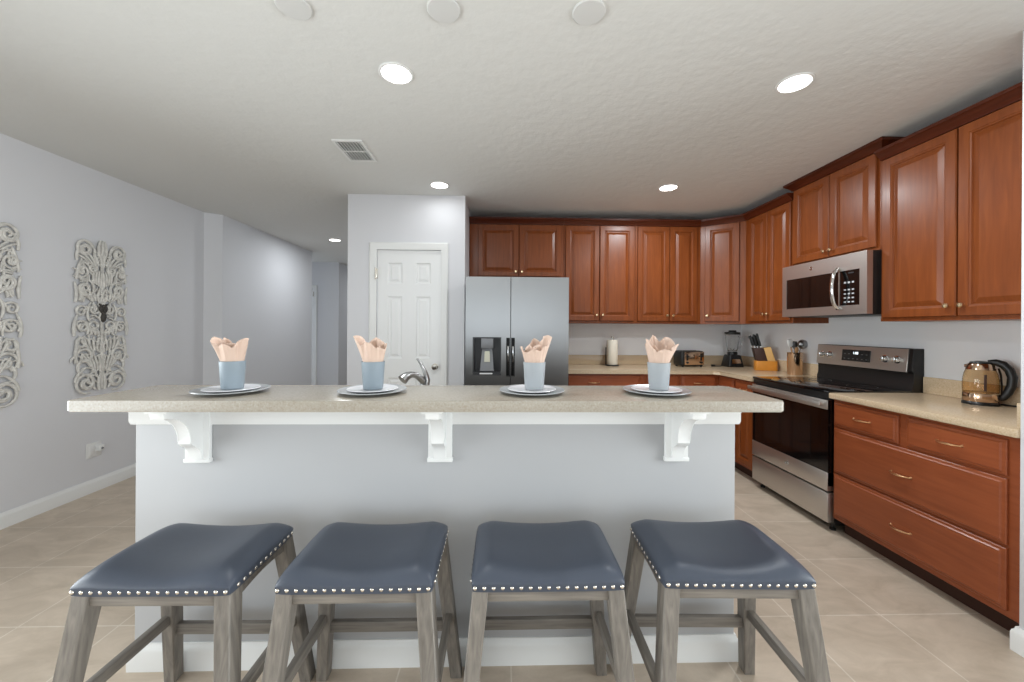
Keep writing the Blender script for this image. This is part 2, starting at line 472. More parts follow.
# pantry door: six panels
def six_panel(root, x0, x1, ztop, yf):
    bm = NB(); W = x1 - x0
    px = [(0.10, 0.235), (W - 0.235, W - 0.10)]
    pz = [(0.20, 0.85), (1.03, 1.61), (1.73, 1.925)]
    hs = [(x0 + a, x0 + b, c, d) for a, b in px for c, d in pz]
    holed(bm, x0 + 0.003, x1 - 0.003, 0.012, ztop - 0.003, yf, yf + 0.035, hs)
    for a, b, c, d in hs:
        rr = [(0.0, yf + 0.0001), (0.010, yf + 0.011), (0.022, yf + 0.012), (0.040, yf + 0.003)]
        def rect(i, y): return [bm.verts.new(p) for p in ((a + i, y, c + i), (b - i, y, c + i), (b - i, y, d - i), (a + i, y, d - i))]
        prev = None
        for i, y in rr:
            cur = rect(i, y)
            if prev:
                for k in range(4): bm.faces.new((prev[k], prev[(k + 1) % 4], cur[(k + 1) % 4], cur[k]))
            prev = cur
        bm.faces.new(prev)
    return obj('door_slab', bm, DOORW, root, smooth=False)


CASP = [(0, 0), (0.066, 0), (0.066, -0.012), (0.056, -0.018), (0.018, -0.014), (0.008, -0.010), (0, -0.008)]
def casing(root, x0, x1, zt, y):
    """door casing: three mitred sides, profile in (outward, towards the room)"""
    bm = NB(); path = [(x0, 0.0), (x0, zt), (x1, zt), (x1, 0.0)]
    dirs = [(-1, 0), (-1, 1), (1, 1), (1, 0)]
    rr = [[bm.verts.new((px + dx * q, y + t, pz + dz * q)) for q, t in CASP] for (px, pz), (dx, dz) in zip(path, dirs)]
    k = len(CASP)
    for i in range(3):
        for j in range(k): bm.faces.new((rr[i][j], rr[i + 1][j], rr[i + 1][(j + 1) % k], rr[i][(j + 1) % k]))
    bm.faces.new(rr[0]); bm.faces.new(rr[-1][::-1])
    return obj('casing', bm, WHITE, root)


d1 = sroot('door_1')
six_panel(d1, DO[0], DO[1], DO[2], PD + 0.012)
casing(d1, DO[0] + 0.001, DO[1] - 0.001, DO[2] - 0.001, PD - 0.0005)
bm = NB(); kx = -0.62; kz = 0.955
lathe(bm, [(0.0, 0.0), (0.030, 0.0), (0.030, 0.006), (0.012, 0.010), (0.011, 0.030), (0.022, 0.036), (0.028, 0.048), (0.024, 0.060), (0.0, 0.064)], kx, PD + 0.0125, kz, 24, 'Y')
obj('door_knob', bm, NICKEL, d1)
for hz in (1.82, 1.05, 0.25):
    bm = NB(); box(bm, -1.173, PD - 0.018, hz - 0.045, -1.155, PD + 0.008, hz + 0.045, 0.003)
    lathe(bm, [(0, -0.055), (0.006, -0.055), (0.006, 0.055), (0, 0.055)], -1.170, PD - 0.020, hz, 12)
    obj('hinge', bm, NICKEL, d1)
d2 = sroot('door_2')
bm = NB(); box(bm, HD[0] + 0.004, 7.50, 0.01, HD[1] - 0.004, 7.535, HD[2] - 0.004); obj('door_slab', bm, DOORW, d2)
casing(d2, HD[0] + 0.001, HD[1] - 0.001, HD[2] - 0.001, 7.4595)
bm = NB(); box(bm, HD[1] - 0.012, 7.44, 1.90, HD[1] + 0.006, 7.50, 1.99, 0.002); obj('hinge', bm, NICKEL, d2)

# ------------------------------------------------------------------ cabinets
def knob(parent, x, z, y=-0.02):
    bm = NB()
    lathe(bm, [(0.0, 0.0), (0.008, 0.0), (0.006, 0.006), (0.006, 0.014), (0.012, 0.018), (0.0145, 0.024), (0.011, 0.030), (0.0, 0.032)], x, y, z, 20, 'Y')
    return obj('knob', bm, KNOBM, parent)


def bow(parent, x, z, y=-0.02, half=0.052):
    bm = NB()
    pts = [(x - half + half * 2 * i / 12, y - 0.006 - 0.020 * math.sin(PI * i / 12) ** 0.7, z) for i in range(13)]
    rad = [0.0035 + 0.0028 * math.sin(PI * i / 12) for i in range(13)]
    tube(bm, pts, rad, 10, flat=(1.25, 0.8))
    for s in (-1, 1):
        lathe(bm, [(0, -0.0005), (0.007, -0.0005), (0.006, 0.004), (0.004, 0.009), (0, 0.009)], x + s * (half - 0.001), y, z, 14, 'Y')
    return obj('handle', bm, BRASS, parent)


def panel_door(root, x0, x1, z0, z1, kn=None, m=None):
    bm = NB(); rings_panel(bm, x0, x1, z0, z1, DOOR_RINGS, -0.0005)
    d = obj('door', bm, m or CHERRY, root, smooth=False)
    if kn: knob(d, kn[0], kn[1])
    return d


def drawer(root, x0, x1, z0, z1, hz=None, handle=True, half=0.052):
    bm = NB(); rings_panel(bm, x0, x1, z0, z1, DRAWER_RINGS, -0.0005)
    d = obj('drawer', bm, CHERRYH, root, smooth=False)
    if handle: bow(d, (x0 + x1) / 2, hz if hz else (z0 + z1) / 2, half=half)
    return d


CROWNP = [(0.0, 0.0), (0.012, 0.0), (0.016, 0.010), (0.030, 0.026), (0.046, 0.040), (0.054, 0.044), (0.054, 0.062), (0.0, 0.062)]
def crown(root, path, z, prev=None, nxt=None):
    bm = NB(); moulding(bm, path, [(o, z + h) for o, h in CROWNP], prev, nxt)
    return obj('crown_moulding', bm, CROWN, root)


def carcass(root, w, d, z0, z1):
    bm = NB(); box(bm, 0, 0, z0, w, d, z1, 0.0015, 1)
    box(bm, 0.001, -0.003, z0, w - 0.001, 0.012, z0 + 0.022, 0.001, 1)
    return obj('carcass', bm, CHERRY, root)


UB, UT = 1.378, 2.419      # upper carcass bottom and top
YF = 4.084                 # face frame line of the back uppers
# -- over the fridge
X0 = -0.345
c = thing('wall_cabinet', 'short two-door cherry wall cabinet above the steel refrigerator', 'cabinet', (X0, YF, 0))
carcass(c, 0.998, 0.30, 1.845, UT)
for a, b, s in ((-0.252, 0.175, 1), (0.183, 0.625, -1)):
    panel_door(c, a - X0, b - X0, 1.868, UT - 0.006, ((b if s > 0 else a) - X0 - s * 0.028, 1.915))
crown(c, [(0, 0), (0.998, 0)], UT)
# -- middle pair and the next pair
for x0, x1, ds, lab in ((0.654, 1.4245, ((0.674, 1.033), (1.041, 1.408)), 'tall two-door cherry wall cabinet right of the fridge, above the paper towel'),
                        (1.4255, 2.130, ((1.446, 1.786), (1.794, 2.088)), 'tall two-door cherry wall cabinet above the toaster, next to the angled corner cabinet')):
    c = thing('wall_cabinet', lab, 'cabinet', (x0, YF, 0))
    carcass(c, x1 - x0, 0.30, UB, UT)
    for i, (a, b) in enumerate(ds):
        panel_door(c, a - x0, b - x0, UB + 0.026, UT - 0.006, ((b - 0.028 if i == 0 else a + 0.028) - x0, UB + 0.088))
    crown(c, [(0, 0), (x1 - x0, 0)], UT, None, (x1 - x0 + 0.335, -0.25) if x0 > 1 else None)
# -- diagonal corner cabinet
p0 = Vector((2.131, YF)); p1 = Vector((2.464, 3.832))
dv = p1 - p0; ang = math.atan2(dv.y, dv.x); Wd = dv.length
c = thing('corner_cabinet', 'single-door cherry wall cabinet set diagonally across the corner above the blender', 'cabinet', (p0.x, p0.y, 0), ang)
def loc2(px, py):
    v = Vector((px - p0.x, py - p0.y)); return (v.x * math.cos(-ang) - v.y * math.sin(-ang), v.x * math.sin(-ang) + v.y * math.cos(-ang))
bm = NB(); prism(bm, [loc2(*q) for q in ((p0.x, p0.y), (p1.x, p1.y), (2.774, p1.y), (2.774, 4.384), (p0.x, 4.384))], UB, UT)
obj('carcass', bm, CHERRY, c, smooth=False)
panel_door(c, 0.045, Wd - 0.055, UB + 0.026, UT - 0.006, (0.073, UB + 0.088))
crown(c, [(0, 0), (Wd, 0)], UT, loc2(p0.x - 0.5, p0.y), loc2(p1.x, p1.y - 0.5))
# -- right run, each unit's local +x runs towards the camera
def rrun(name, lab, far, cat='cabinet', x=2.464): return thing(name, lab, cat, (x, far, 0), -PI / 2)
c = rrun('wall_cabinet', 'narrow two-door cherry wall cabinet between the corner cabinet and the microwave', 3.831)
W1 = 3.831 - 3.196
carcass(c, W1, 0.31, UB, UT)
for i, (a, b) in enumerate(((3.765, 3.50), (3.494, 3.212))):
    panel_door(c, 3.831 - a, 3.831 - b, UB + 0.022, UT - 0.006, (3.831 - (b + 0.024 if i == 0 else a - 0.024), UB + 0.088))
crown(c, [(0, 0), (W1, 0)], UT, loc2 and (-0.25, 0.335))
MT = 2.492
c = rrun('wall_cabinet', 'short raised two-door cherry wall cabinet directly above the microwave', 3.195)
W2 = 3.195 - 2.441
carcass(c, W2, 0.31, 1.846, MT)
for i, (a, b) in enumerate(((3.178, 2.826), (2.820, 2.462))):
    panel_door(c, 3.195 - a, 3.195 - b, 1.868, MT - 0.006, (3.195 - (b + 0.026 if i == 0 else a - 0.026), 1.915))
crown(c, [(0, 0.31), (0, 0), (W2, 0), (W2, 0.31)], MT)
c = rrun('wall_cabinet', 'large two-door cherry wall cabinet at the right end above the kettle', 2.440)
W3 = 2.440 - 1.532
carcass(c, W3, 0.31, UB, UT)
for i, (a, b) in enumerate(((2.415, 2.014), (2.006, 1.600))):
    panel_door(c, 2.440 - a, 2.440 - b, UB + 0.022, UT - 0.006, (2.440 - (b + 0.030 if i == 0 else a - 0.030), UB + 0.080))
crown(c, [(0, 0), (W3, 0)], UT)

# -- base cabinets
def base_body(root, w, d, toe=True):
    bm = NB(); box(bm, 0, 0, 0.10, w, d, 0.876, 0.0015, 1); obj('carcass', bm, CHERRYH, root)
    bm = NB(); box(bm, 0.0, 0.076, 0.0, w, 0.095, 0.0995); obj('toe_kick', bm, TOE, root)


BF = 3.780
c = thing('base_cabinet', 'cherry base cabinet with one long drawer beside the fridge, behind the island', 'cabinet', (0.612, BF, 0))
base_body(c, 0.80, 0.60)
drawer(c, 0.03, 0.76, 0.715, 0.862, handle=False); bow(c.children[-1], 0.30, 0.792)
panel_door(c, 0.03, 0.392, 0.125, 0.695, (0.364, 0.63)); panel_door(c, 0.398, 0.76, 0.125, 0.695, (0.426, 0.63))
c = thing('base_cabinet', 'cherry corner base cabinet under the toaster and blender', 'cabinet', (1.413, BF, 0))
bm = NB(); prism(bm, [(0, 0), (0.752, 0), (0.752, -0.28), (1.36, -0.28), (1.36, 0.60), (0, 0.60)], 0.10, 0.876); obj('carcass', bm, CHERRYH, c, smooth=False)
bm = NB(); prism(bm, [(0, 0.076), (0.828, 0.076), (0.828, -0.28), (0.85, -0.28), (0.85, 0.1), (0, 0.1)], 0, 0.0995); obj('toe_kick', bm, TOE, c)
drawer(c, 0.025, 0.345, 0.715, 0.862); panel_door(c, 0.025, 0.345, 0.125, 0.695, (0.31, 0.63))
drawer(c, 0.375, 0.715, 0.715, 0.862); panel_door(c, 0.375, 0.715, 0.125, 0.695, (0.41, 0.63))
# the corner cabinet's face on the right run
bm = NB()
rings_panel(bm, 0.0, 0.235, 0.715, 0.862, DRAWER_RINGS, -0.0005)
d = obj('drawer', bm, CHERRYH, c, smooth=False); d.location = (0.752, -0.03, 0); d.rotation_euler = (0, 0, -PI / 2)
bm = NB(); rings_panel(bm, 0.0, 0.235, 0.125, 0.695, DOOR_RINGS, -0.0005)
d = obj('door', bm, CHERRY, c, smooth=False); d.location = (0.752, -0.03, 0); d.rotation_euler = (0, 0, -PI / 2)
c = rrun('base_cabinet', 'narrow cherry base cabinet immediately left of the range', 3.498, x=2.165)
base_body(c, 0.274, 0.61)
drawer(c, 0.012, 0.262, 0.715, 0.862, half=0.045); panel_door(c, 0.012, 0.262, 0.125, 0.695, (0.04, 0.63))
F = 2.451
c = rrun('drawer_cabinet', 'cherry base cabinet of four drawers right of the range', F, x=2.165)
base_body(c, F - 1.532, 0.609)
drawer(c, F - 2.437, F - 2.034, 0.704, 0.858, 0.783); drawer(c, F - 1.990, F - 1.584, 0.704, 0.858, 0.783)
drawer(c, F - 2.437, F - 1.584, 0.408, 0.690, 0.548); drawer(c, F - 2.437, F - 1.584, 0.130, 0.394, 0.256)

# ------------------------------------------------------------------ worktops
c = thing('worktop', 'L-shaped beige stone worktop with low upstand running from fridge to range', 'countertop', (0, 0, 0))
bm = NB()
prism(bm, [(0.605, 3.742), (2.085, 3.742), (2.127, 3.70), (2.127, 3.2235), (2.774, 3.2235), (2.774, 4.384), (0.605, 4.384)], 0.8775, 0.914, bev=0.006)
obj('slab', bm, SOLID, c)
bm = NB(); box(bm, 0.605, 4.369, 0.914, 2.7585, 4.384, 1.02, 0.003); obj('upstand', bm, SOLID, c)
bm = NB(); box(bm, 2.759, 3.2235, 0.914, 2.774, 4.384, 1.02, 0.003); obj('upstand', bm, SOLID, c)
c = thing('worktop', 'beige stone worktop with low upstand right of the range, under the kettle', 'countertop', (0, 0, 0))
bm = NB(); box(bm, 2.127, 1.5315, 0.8775, 2.774, 2.4505, 0.914, 0.006); obj('slab', bm, SOLID, c)
bm = NB(); box(bm, 2.759, 1.5315, 0.914, 2.774, 2.4505, 1.02, 0.003); obj('upstand', bm, SOLID, c)
bm = NB(); box(bm, 2.150, 1.5315, 0.914, 2.7585, 1.552, 1.02, 0.003); obj('upstand', bm, SOLID, c)

# ------------------------------------------------------------------ island
IX0, IX1, IP = -1.405, 0.940, 1.5226
ZC = 1.0725
c = thing('kitchen_island', 'white painted half-wall of the breakfast bar with baseboard and corbels', 'kitchen island', (0, 0, 0))
bm = NB(); box(bm, IX0, IP, 0, IX1, IP + 0.115, ZC - 0.0385, 0.003); obj('panel', bm, ISLW, c)
bm = NB(); box(bm, IX0 + 0.02, IP + 0.1155, 0.10, IX1 - 0.002, IP + 0.70, 0.876, 0.002); box(bm, IX0 + 0.02, IP + 0.1155, 0, IX1 - 0.002, IP + 0.62, 0.10)
obj('rear_cabinet', bm, mat('island_back_paint', srgb(92, 90, 88), 0.5), c)
bm = NB(); box(bm, IX0, IP + 0.1155, 0.8765, IX1 + 0.01, IP + 0.735, 0.914, 0.005); obj('rear_worktop', bm, STONE, c)
IB = [(0, 0), (0.016, 0), (0.016, 0.072), (0.013, 0.083), (0.007, 0.090), (0.005, 0.100), (0, 0.100)]
bm = NB(); moulding(bm, [(IX0, IP + 0.114), (IX0, IP), (IX1, IP), (IX1, IP + 0.114)], IB); obj('baseboard', bm, WHITE, c)
IA = [(0, ZC - 0.13), (0.010, ZC - 0.13), (0.014, ZC - 0.118), (0.014, ZC - 0.085), (0.020, ZC - 0.075), (0.024, ZC - 0.055), (0.024, ZC - 0.039), (0, ZC - 0.039)]
bm = NB(); moulding(bm, [(IX0, IP + 0.114), (IX0, IP), (IX1, IP), (IX1, IP + 0.114)], IA); obj('apron_moulding', bm, WHITE, c)
for cx in (-1.160, -0.236, 0.695):
    bm = NB(); top = ZC - 0.0390; z0 = 0.804; yb = IP - 0.0005
    # back plate
    box(bm, cx - 0.046, yb - 0.018, z0, cx + 0.046, yb, top, 0.003)
    box(bm, cx - 0.049, yb - 0.022, z0 - 0.006, cx + 0.049, yb, z0 + 0.010, 0.003)
    # curved arm
    prof = [(yb - 0.017, top), (yb - 0.190, top), (yb - 0.193, top - 0.012), (yb - 0.188, top - 0.030)]
    for i in range(9):
        t = i / 8; a = t * PI / 2
        prof.append((yb - 0.180 + 0.105 * math.sin(a), top - 0.030 - 0.105 * (1 - math.cos(a))))
    prof += [(yb - 0.078, top - 0.146), (yb - 0.066, top - 0.156)]
    for i in range(9):
        t = i / 8; a = t * PI / 2
        prof.append((yb - 0.062 + 0.036 * math.sin(a), top - 0.160 - 0.060 * (1 - math.cos(a)) ))
    prof += [(yb - 0.022, z0 + 0.012), (yb - 0.017, z0 + 0.010)]
    prism(bm, prof, cx - 0.024, cx + 0.024, 'X', 0.003, 2)
    # top plate
    box(bm, cx - 0.038, yb - 0.196, top - 0.010, cx + 0.038, yb, top, 0.002)
    obj('corbel', bm, WHITE, c)
CX0, CX1, CD0, CD1 = -1.437, 0.986, 1.3084, 1.6647
def rrect(x0, y0, x1, y1, r, n=6):
    out = []
    for cx, cy, a0 in ((x1 - r, y1 - r, 0), (x0 + r, y1 - r, 90), (x0 + r, y0 + r, 180), (x1 - r, y0 + r, 270)):
        for i in range(n + 1):
            a = R(a0 + 90 * i / n); out.append((cx + r * math.cos(a), cy + r * math.sin(a)))
    return out
bm = NB(); prism(bm, rrect(CX0, CD0, CX1, CD1, 0.016), ZC - 0.038, ZC, bev=0.006, seg=3)
tag(obj('countertop', bm, STONE), 'long speckled cream stone bar top of the island', 'countertop')

# faucet on the lower worktop behind the bar (only its top shows)
c = thing('faucet', 'brushed steel sink faucet with tall lever rising behind the bar top', 'faucet', (-0.40, 2.03, 0.9145))
bm = NB(); lathe(bm, [(0, 0), (0.032, 0), (0.030, 0.012), (0.024, 0.03), (0.022, 0.08), (0.026, 0.125), (0.020, 0.148), (0, 0.152)], 0, 0, 0, 24)
obj('body', bm, STEEL, c)
bm = NB(); pts = []
for i in range(15):
    t = i / 14; pts.append((-0.006 - 0.085 * t, -0.016 - 0.085 * t, 0.105 + 0.062 * math.sin(PI * (0.12 + 0.66 * t))))
tube(bm, pts, [0.018 - 0.003 * math.sin(PI * i / 14) + 0.016 * max(0, i / 14 - 0.5) for i in range(15)], 16)
obj('spout', bm, STEEL, c)
bm = NB(); pts = []
for i in range(13):
    t = i / 12; pts.append((0.014 - 0.054 * t ** 1.6, -0.004, 0.125 + 0.120 * t))
tube(bm, pts, [0.020 - 0.012 * (i / 12) ** 1.2 for i in range(13)], 14, flat=(1.15, 0.7))
obj('handle', bm, STEEL, c)

# ------------------------------------------------------------------ bar stools
SW, SD, SZ = 0.450, 0.335, 0.569
def seat_mesh():
    bm = NB(); n = 36; m = 28
    S = [-math.cos(PI * i / n) for i in range(n + 1)]; T = [-math.cos(PI * j / m) for j in range(m + 1)]
    S = [math.copysign(abs(s) ** 0.8, s) for s in S]; T = [math.copysign(abs(t) ** 0.8, t) for t in T]
    def pos(s, t, z):
        # rounded-rectangle footprint
        k = 1 - 0.028 * (s * s * t * t) ** 4
        bul = 1.0
        return (s * SW / 2 * k * bul, t * SD / 2 * k * bul, z)
    top = []
    for s in S:
        row = []
        for t in T:
            e = max(0.0, 1 - abs(s) ** 4.5) ** 0.5 * max(0.0, 1 - abs(t) ** 3.6) ** 0.5
            z = 0.020 + e * (0.026 + 0.026 * min(1, (abs(s) / 0.76)) ** 2.0)
            row.append(bm.verts.new(pos(s, t, SZ + z)))
        top.append(row)
    for i in range(n):
        for j in range(m): bm.faces.new((top[i][j], top[i + 1][j], top[i + 1][j + 1], top[i][j + 1]))
    rim = [top[i][0] for i in range(n + 1)] + [top[n][j] for j in range(1, m + 1)] + [top[i][m] for i in range(n - 1, -1, -1)] + [top[0][j] for j in range(m - 1, 0, -1)]
    low = [bm.verts.new((v.co.x * 0.992, v.co.y * 0.992, SZ)) for v in rim]
    k = len(rim)
    for i in range(k): bm.faces.new((rim[i], low[i], low[(i + 1) % k], rim[(i + 1) % k]))
    bm.faces.new(low)
    return bm


def make_stool(label):
    t = thing('bar_stool', label, 'stool', (0, 0, 0), 0, 'counter stools in front of the island')
    seat = obj('seat', seat_mesh(), LEATHER, t, ang=1.1)
    # nailheads on the front and both sides
    nb = NB(); lathe(nb, [(0.0062, 0.0), (0.0060, 0.0014), (0.0045, 0.0034), (0.0022, 0.0044), (0, 0.0047)], 0, 0, 0, 12, 'Y')
    first = obj('nailhead', nb, NICKEL, seat)
    spots = []
    n = 17
    for i in range(n): spots.append((-SW / 2 + 0.0145 + (SW - 0.029) * i / (n - 1), -SD / 2 + 0.0030, 0.0))
    for s in (-1, 1):
        for i in range(1, 13): spots.append((s * (SW / 2 - 0.0025), -SD / 2 + 0.012 + (SD - 0.034) * i / 12.0, s * PI / 2))
    for i, (x, y, a) in enumerate(spots):
        o = first if i == 0 else first.copy()
        if i: C.objects.link(o)
        o.parent = seat; o.location = (x, y, SZ + 0.0110); o.rotation_euler = (0, 0, a)
    # splayed legs
    LT = 0.044
    for sx in (-1, 1):
        for sy in (-1, 1):
            xo, yo = sx * (SW / 2 - 0.006), sy * (SD / 2 - 0.008)
            xf, yf = sx * (SW / 2 + 0.045), sy * (SD / 2 + 0.068)
            def q(x, y, z, a, b): return [(x, y, z), (x - sx * a, y, z), (x - sx * a, y - sy * b, z), (x, y - sy * b, z)]
            bm = NB(); hexa(bm, q(xf, yf, 0, LT * 0.92, LT * 1.0), q(xo, yo, SZ - 0.0005, LT * 1.06, LT * 1.25), 0.003)
            obj('leg', bm, GREYW, t)
    def at(sx, sy, z):
        k = z / SZ
        return (sx * ((SW / 2 + 0.045) * (1 - k) + (SW / 2 - 0.006) * k), sy * ((SD / 2 + 0.068) * (1 - k) + (SD / 2 - 0.008) * k))
    # aprons
    za = SZ - 0.036
    for sy in (-1, 1):
        bm = NB(); x1, y1 = at(1, sy, SZ); yo = y1 - sy * 0.006
        box(bm, -(SW / 2 - 0.05), min(yo, yo - sy * 0.020), za, SW / 2 - 0.05, max(yo, yo - sy * 0.020), SZ - 0.0005, 0.002)
        obj('apron', bm, GREYWH, t)
    for sx in (-1, 1):
        bm = NB(); xo = sx * (SW / 2 - 0.012)
        pts = [(-(SD / 2 - 0.058), SZ - 0.0005), (SD / 2 - 0.058, SZ - 0.0005), (SD / 2 - 0.058, za)]
        pts += [((SD / 2 - 0.058) * (1 - 2 * i / 10), za + 0.010 * math.sin(PI * i / 10)) for i in range(1, 10)] + [(-(SD / 2 - 0.058), za)]
        prism(bm, pts, min(xo, xo - sx * 0.02), max(xo, xo - sx * 0.02), 'X', 0.001, 1)
        obj('apron', bm, GREYWH, t)
    # stretchers: rear, two sides, lower front foot rail
    for sy, z in ((1, 0.215), (-1, 0.175)):
        bm = NB(); x, y = at(1, sy, z); x -= 0.036; y -= sy * 0.024
        box(bm, -x, y - 0.011, z - 0.019, x, y + 0.011, z + 0.019, 0.003); obj('stretcher', bm, GREYWH, t)
    for sx in (-1, 1):
        z = 0.262; x, y = at(sx, 1, z); x -= sx * 0.021; y -= 0.040
        bm = NB(); box(bm, x - 0.011, -y, z - 0.018, x + 0.011, y, z + 0.018, 0.003); obj('stretcher', bm, GREYWY, t)
    return t


STOOLS = [(-0.972, 1.262, R(-0.7), 'blue leather saddle stool at the far left end of the island'),
          (-0.413, 1.262, 0.0, 'blue leather saddle stool second from the left, under the left half of the bar'),
          (0.140, 1.262, 0.0, 'blue leather saddle stool third from the left, just right of the middle corbel'),
          (0.702, 1.262, R(-1.5), 'blue leather saddle stool at the right end of the island, nearest the range')]
st0 = make_stool(STOOLS[0][3])
for i, (x, y, a, lab) in enumerate(STOOLS):
    s = st0 if i == 0 else dup(st0, lab)
    s.location = (x, y, 0); s.rotation_euler = (0, 0, a)

# ------------------------------------------------------------------ place settings
def napkin(seed, peaks, z0):
    """folded cloth standing in a cup; peaks = (angle deg, height, width deg, lean)"""
    bm = NB(); rnd = random.Random(seed); n = 96; m = 12
    ph = [rnd.random() * 6.28 for _ in range(4)]
    rows = []
    for j in range(m + 1):
        t = j / m; row = []
        for i in range(n):
            a = 2 * PI * i / n
            hgt = 0.040; lean = 0.003
            for pa, phh, pw, pl in peaks:
                d = (math.degrees(a) - pa + 180) % 360 - 180
                g = max(0.0, 1 - (abs(d) / (pw * 1.25)) ** 1.5) ** 0.9
                hgt = max(hgt, phh * g * 1.13)
                lean += pl * g
            fold = 0.0034 * math.sin(5 * a + ph[0]) + 0.0024 * math.sin(9 * a + ph[1]) + 0.0013 * math.sin(17 * a + ph[2])
            zin = -0.055
            z = zin + (hgt - zin) * t
            u = max(0.0, z / 0.09)
            r = 0.0335 + 0.0035 * min(1, (z + 0.055) / 0.055) + lean * u ** 1.1 + fold * (0.25 + 1.6 * u) * (1 if z > 0 else 0.3)
            if z < 0.004: r = min(r, 0.0388 - 0.0009)
            row.append(bm.verts.new((r * math.cos(a), r * math.sin(a), z0 + z)))
        rows.append(row)
    for j in range(m):
        for i in range(n): bm.faces.new((rows[j][i], rows[j][(i + 1) % n], rows[j + 1][(i + 1) % n], rows[j + 1][i]))
    # inner fold: a smaller rolled sheet
    rows = []
    for j in range(m + 1):
        t = j / m; row = []
        for i in range(60):
            a = 2 * PI * i / 60 * 1.2 + ph[3]
            r = 0.022 * (1 - 0.45 * i / 60) * (0.8 + 0.5 * t)
            h = -0.05 + (0.105 + 0.014 * math.sin(a * 1.5)) * t
            row.append(bm.verts.new((r * math.cos(a), r * math.sin(a), z0 + h)))
        rows.append(row)
    for j in range(m):
        for i in range(59): bm.faces.new((rows[j][i], rows[j][i + 1], rows[j + 1][i + 1], rows[j + 1][i]))
    return bm


SETS = [(-1.012, CUPSHADE, 'shaded-tone blue', 'at the left end of the bar', 3, [(195, 0.082, 75, 0.006), (150, 0.078, 48, 0.010), (-12, 0.078, 62, 0.016), (270, 0.060, 60, 0.004), (240, 0.034, 60, 0.020)]),
        (-0.487, CUPSHADE, 'shaded-tone blue', 'second from left, before the pantry door', 5, [(172, 0.088, 60, 0.022), (255, 0.070, 70, 0.006), (90, 0.082, 70, 0.002), (5, 0.062, 48, 0.016), (310, 0.050, 60, 0.010)]),
        (0.118, CUPLIT, 'lit-tone blue', 'third from the left, before the fridge', 8, [(22, 0.092, 70, 0.014), (85, 0.080, 60, 0.004), (180, 0.054, 60, 0.024), (265, 0.046, 70, 0.010), (320, 0.056, 50, 0.010)]),
        (0.600, CUPLIT, 'lit-tone blue', 'at the right end of the bar', 13, [(185, 0.082, 60, 0.012), (100, 0.096, 60, 0.002), (40, 0.088, 56, 0.012), (-12, 0.066, 60, 0.026), (275, 0.048, 80, 0.010)])]
PY = 1.478
base_plate = small_plate = None
for k, (px, cm, cn, where, seed, peaks) in enumerate(SETS):
    if base_plate is None:
        bm = NB(); lathe(bm, [(0, 0), (0.075, 0), (0.080, 0.002), (0.118, 0.0085), (0.125, 0.0120), (0.124, 0.0145), (0.117, 0.0125), (0.080, 0.0062), (0, 0.0055)], 0, 0, 0, 64)
        base_plate = pl = obj('dinner_plate', bm, PLATE)
        bm = NB(); lathe(bm, [(0, 0), (0.052, 0), (0.057, 0.002), (0.088, 0.0075), (0.093, 0.0100), (0.0915, 0.0115), (0.086, 0.0095), (0.056, 0.0052), (0, 0.0045)], 0, 0, 0, 56)
        small_plate = sp = obj('salad_plate', bm, PLATEW)
    else:
        pl = base_plate.copy(); sp = small_plate.copy(); C.objects.link(pl); C.objects.link(sp)
    pl.location = (px, PY, ZC + 0.0004); sp.location = (px, PY, ZC + 0.0064)
    tag(pl, 'grey dinner plate under a white plate ' + where, 'plate', 'grey dinner plates on the bar')
    tag(sp, 'small white plate under the napkin cup ' + where, 'plate', 'white side plates on the bar')
    cdx = (-0.006, -0.003, 0.010, 0.015)[k]
    bm = NB(); zc = ZC + 0.0115
    lathe(bm, [(0, 0), (0.034, 0), (0.0362, 0.003), (0.0430, 0.105), (0.0422, 0.106), (0.0406, 0.105), (0.0345, 0.006), (0, 0.005)], 0, 0, 0, 48)
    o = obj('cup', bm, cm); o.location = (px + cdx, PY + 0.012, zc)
    tag(o, cn + ' tapered cup holding a napkin ' + where, 'cup', 'napkin cups on the bar')
    o = obj('napkin', napkin(seed, peaks, 0.0), PEACH, solid=0.0009, ang=2.0); o.location = (px + cdx, PY + 0.012, zc + 0.105)
    tag(o, 'peach cloth napkin standing in the cup ' + where, 'napkin', 'peach napkins in the cups')

# ------------------------------------------------------------------ refrigerator
FX0, FX1, FD = -0.317, 0.592, 3.39
c = thing('refrigerator', 'stainless steel side-by-side refrigerator with water dispenser', 'refrigerator', (0, 0, 0))
bm = NB(); box(bm, FX0 + 0.004, FD + 0.075, 0.03, FX1 - 0.004, 4.28, 1.745, 0.004); obj('body', bm, DARKG, c)
SX = 0.080
DX0, DX1, DZ0, DZ1 = -0.252, -0.002, 0.905, 1.240
PK = (0.042, 0.074, 0.895, 1.235)
bm = NB(); holed(bm, FX0, SX - 0.003, 0.10, 1.770, FD, FD + 0.070, [(DX0, DX1, DZ0, DZ1), PK]); dl = obj('door', bm, STEEL, c, smooth=False)
bm = NB(); holed(bm, SX + 0.003, FX1, 0.10, 1.770, FD, FD + 0.070, [(0.086, 0.118, 0.895, 1.235)]); dr = obj('door', bm, STEEL, c, smooth=False)
for d, (a, b) in ((dl, (0.042, 0.074)), (dr, (0.086, 0.118))):
    bm = NB(); box(bm, a, FD + 0.045, 0.895, b, FD + 0.062, 1.235)
    box(bm, a, FD + 0.001, 1.10, a + 0.006, FD + 0.045, 1.235) ; box(bm, b - 0.006, FD + 0.001, 0.895, b, FD + 0.045, 1.235)
    obj('pocket_handle', bm, BLACKP, d)
    bm = NB(); box(bm, (a + b) / 2 - 0.005, FD + 0.006, 1.02, (a + b) / 2 + 0.005, FD + 0.044, 1.16, 0.002); obj('handle_insert', bm, CHROME, d)
bm = NB()
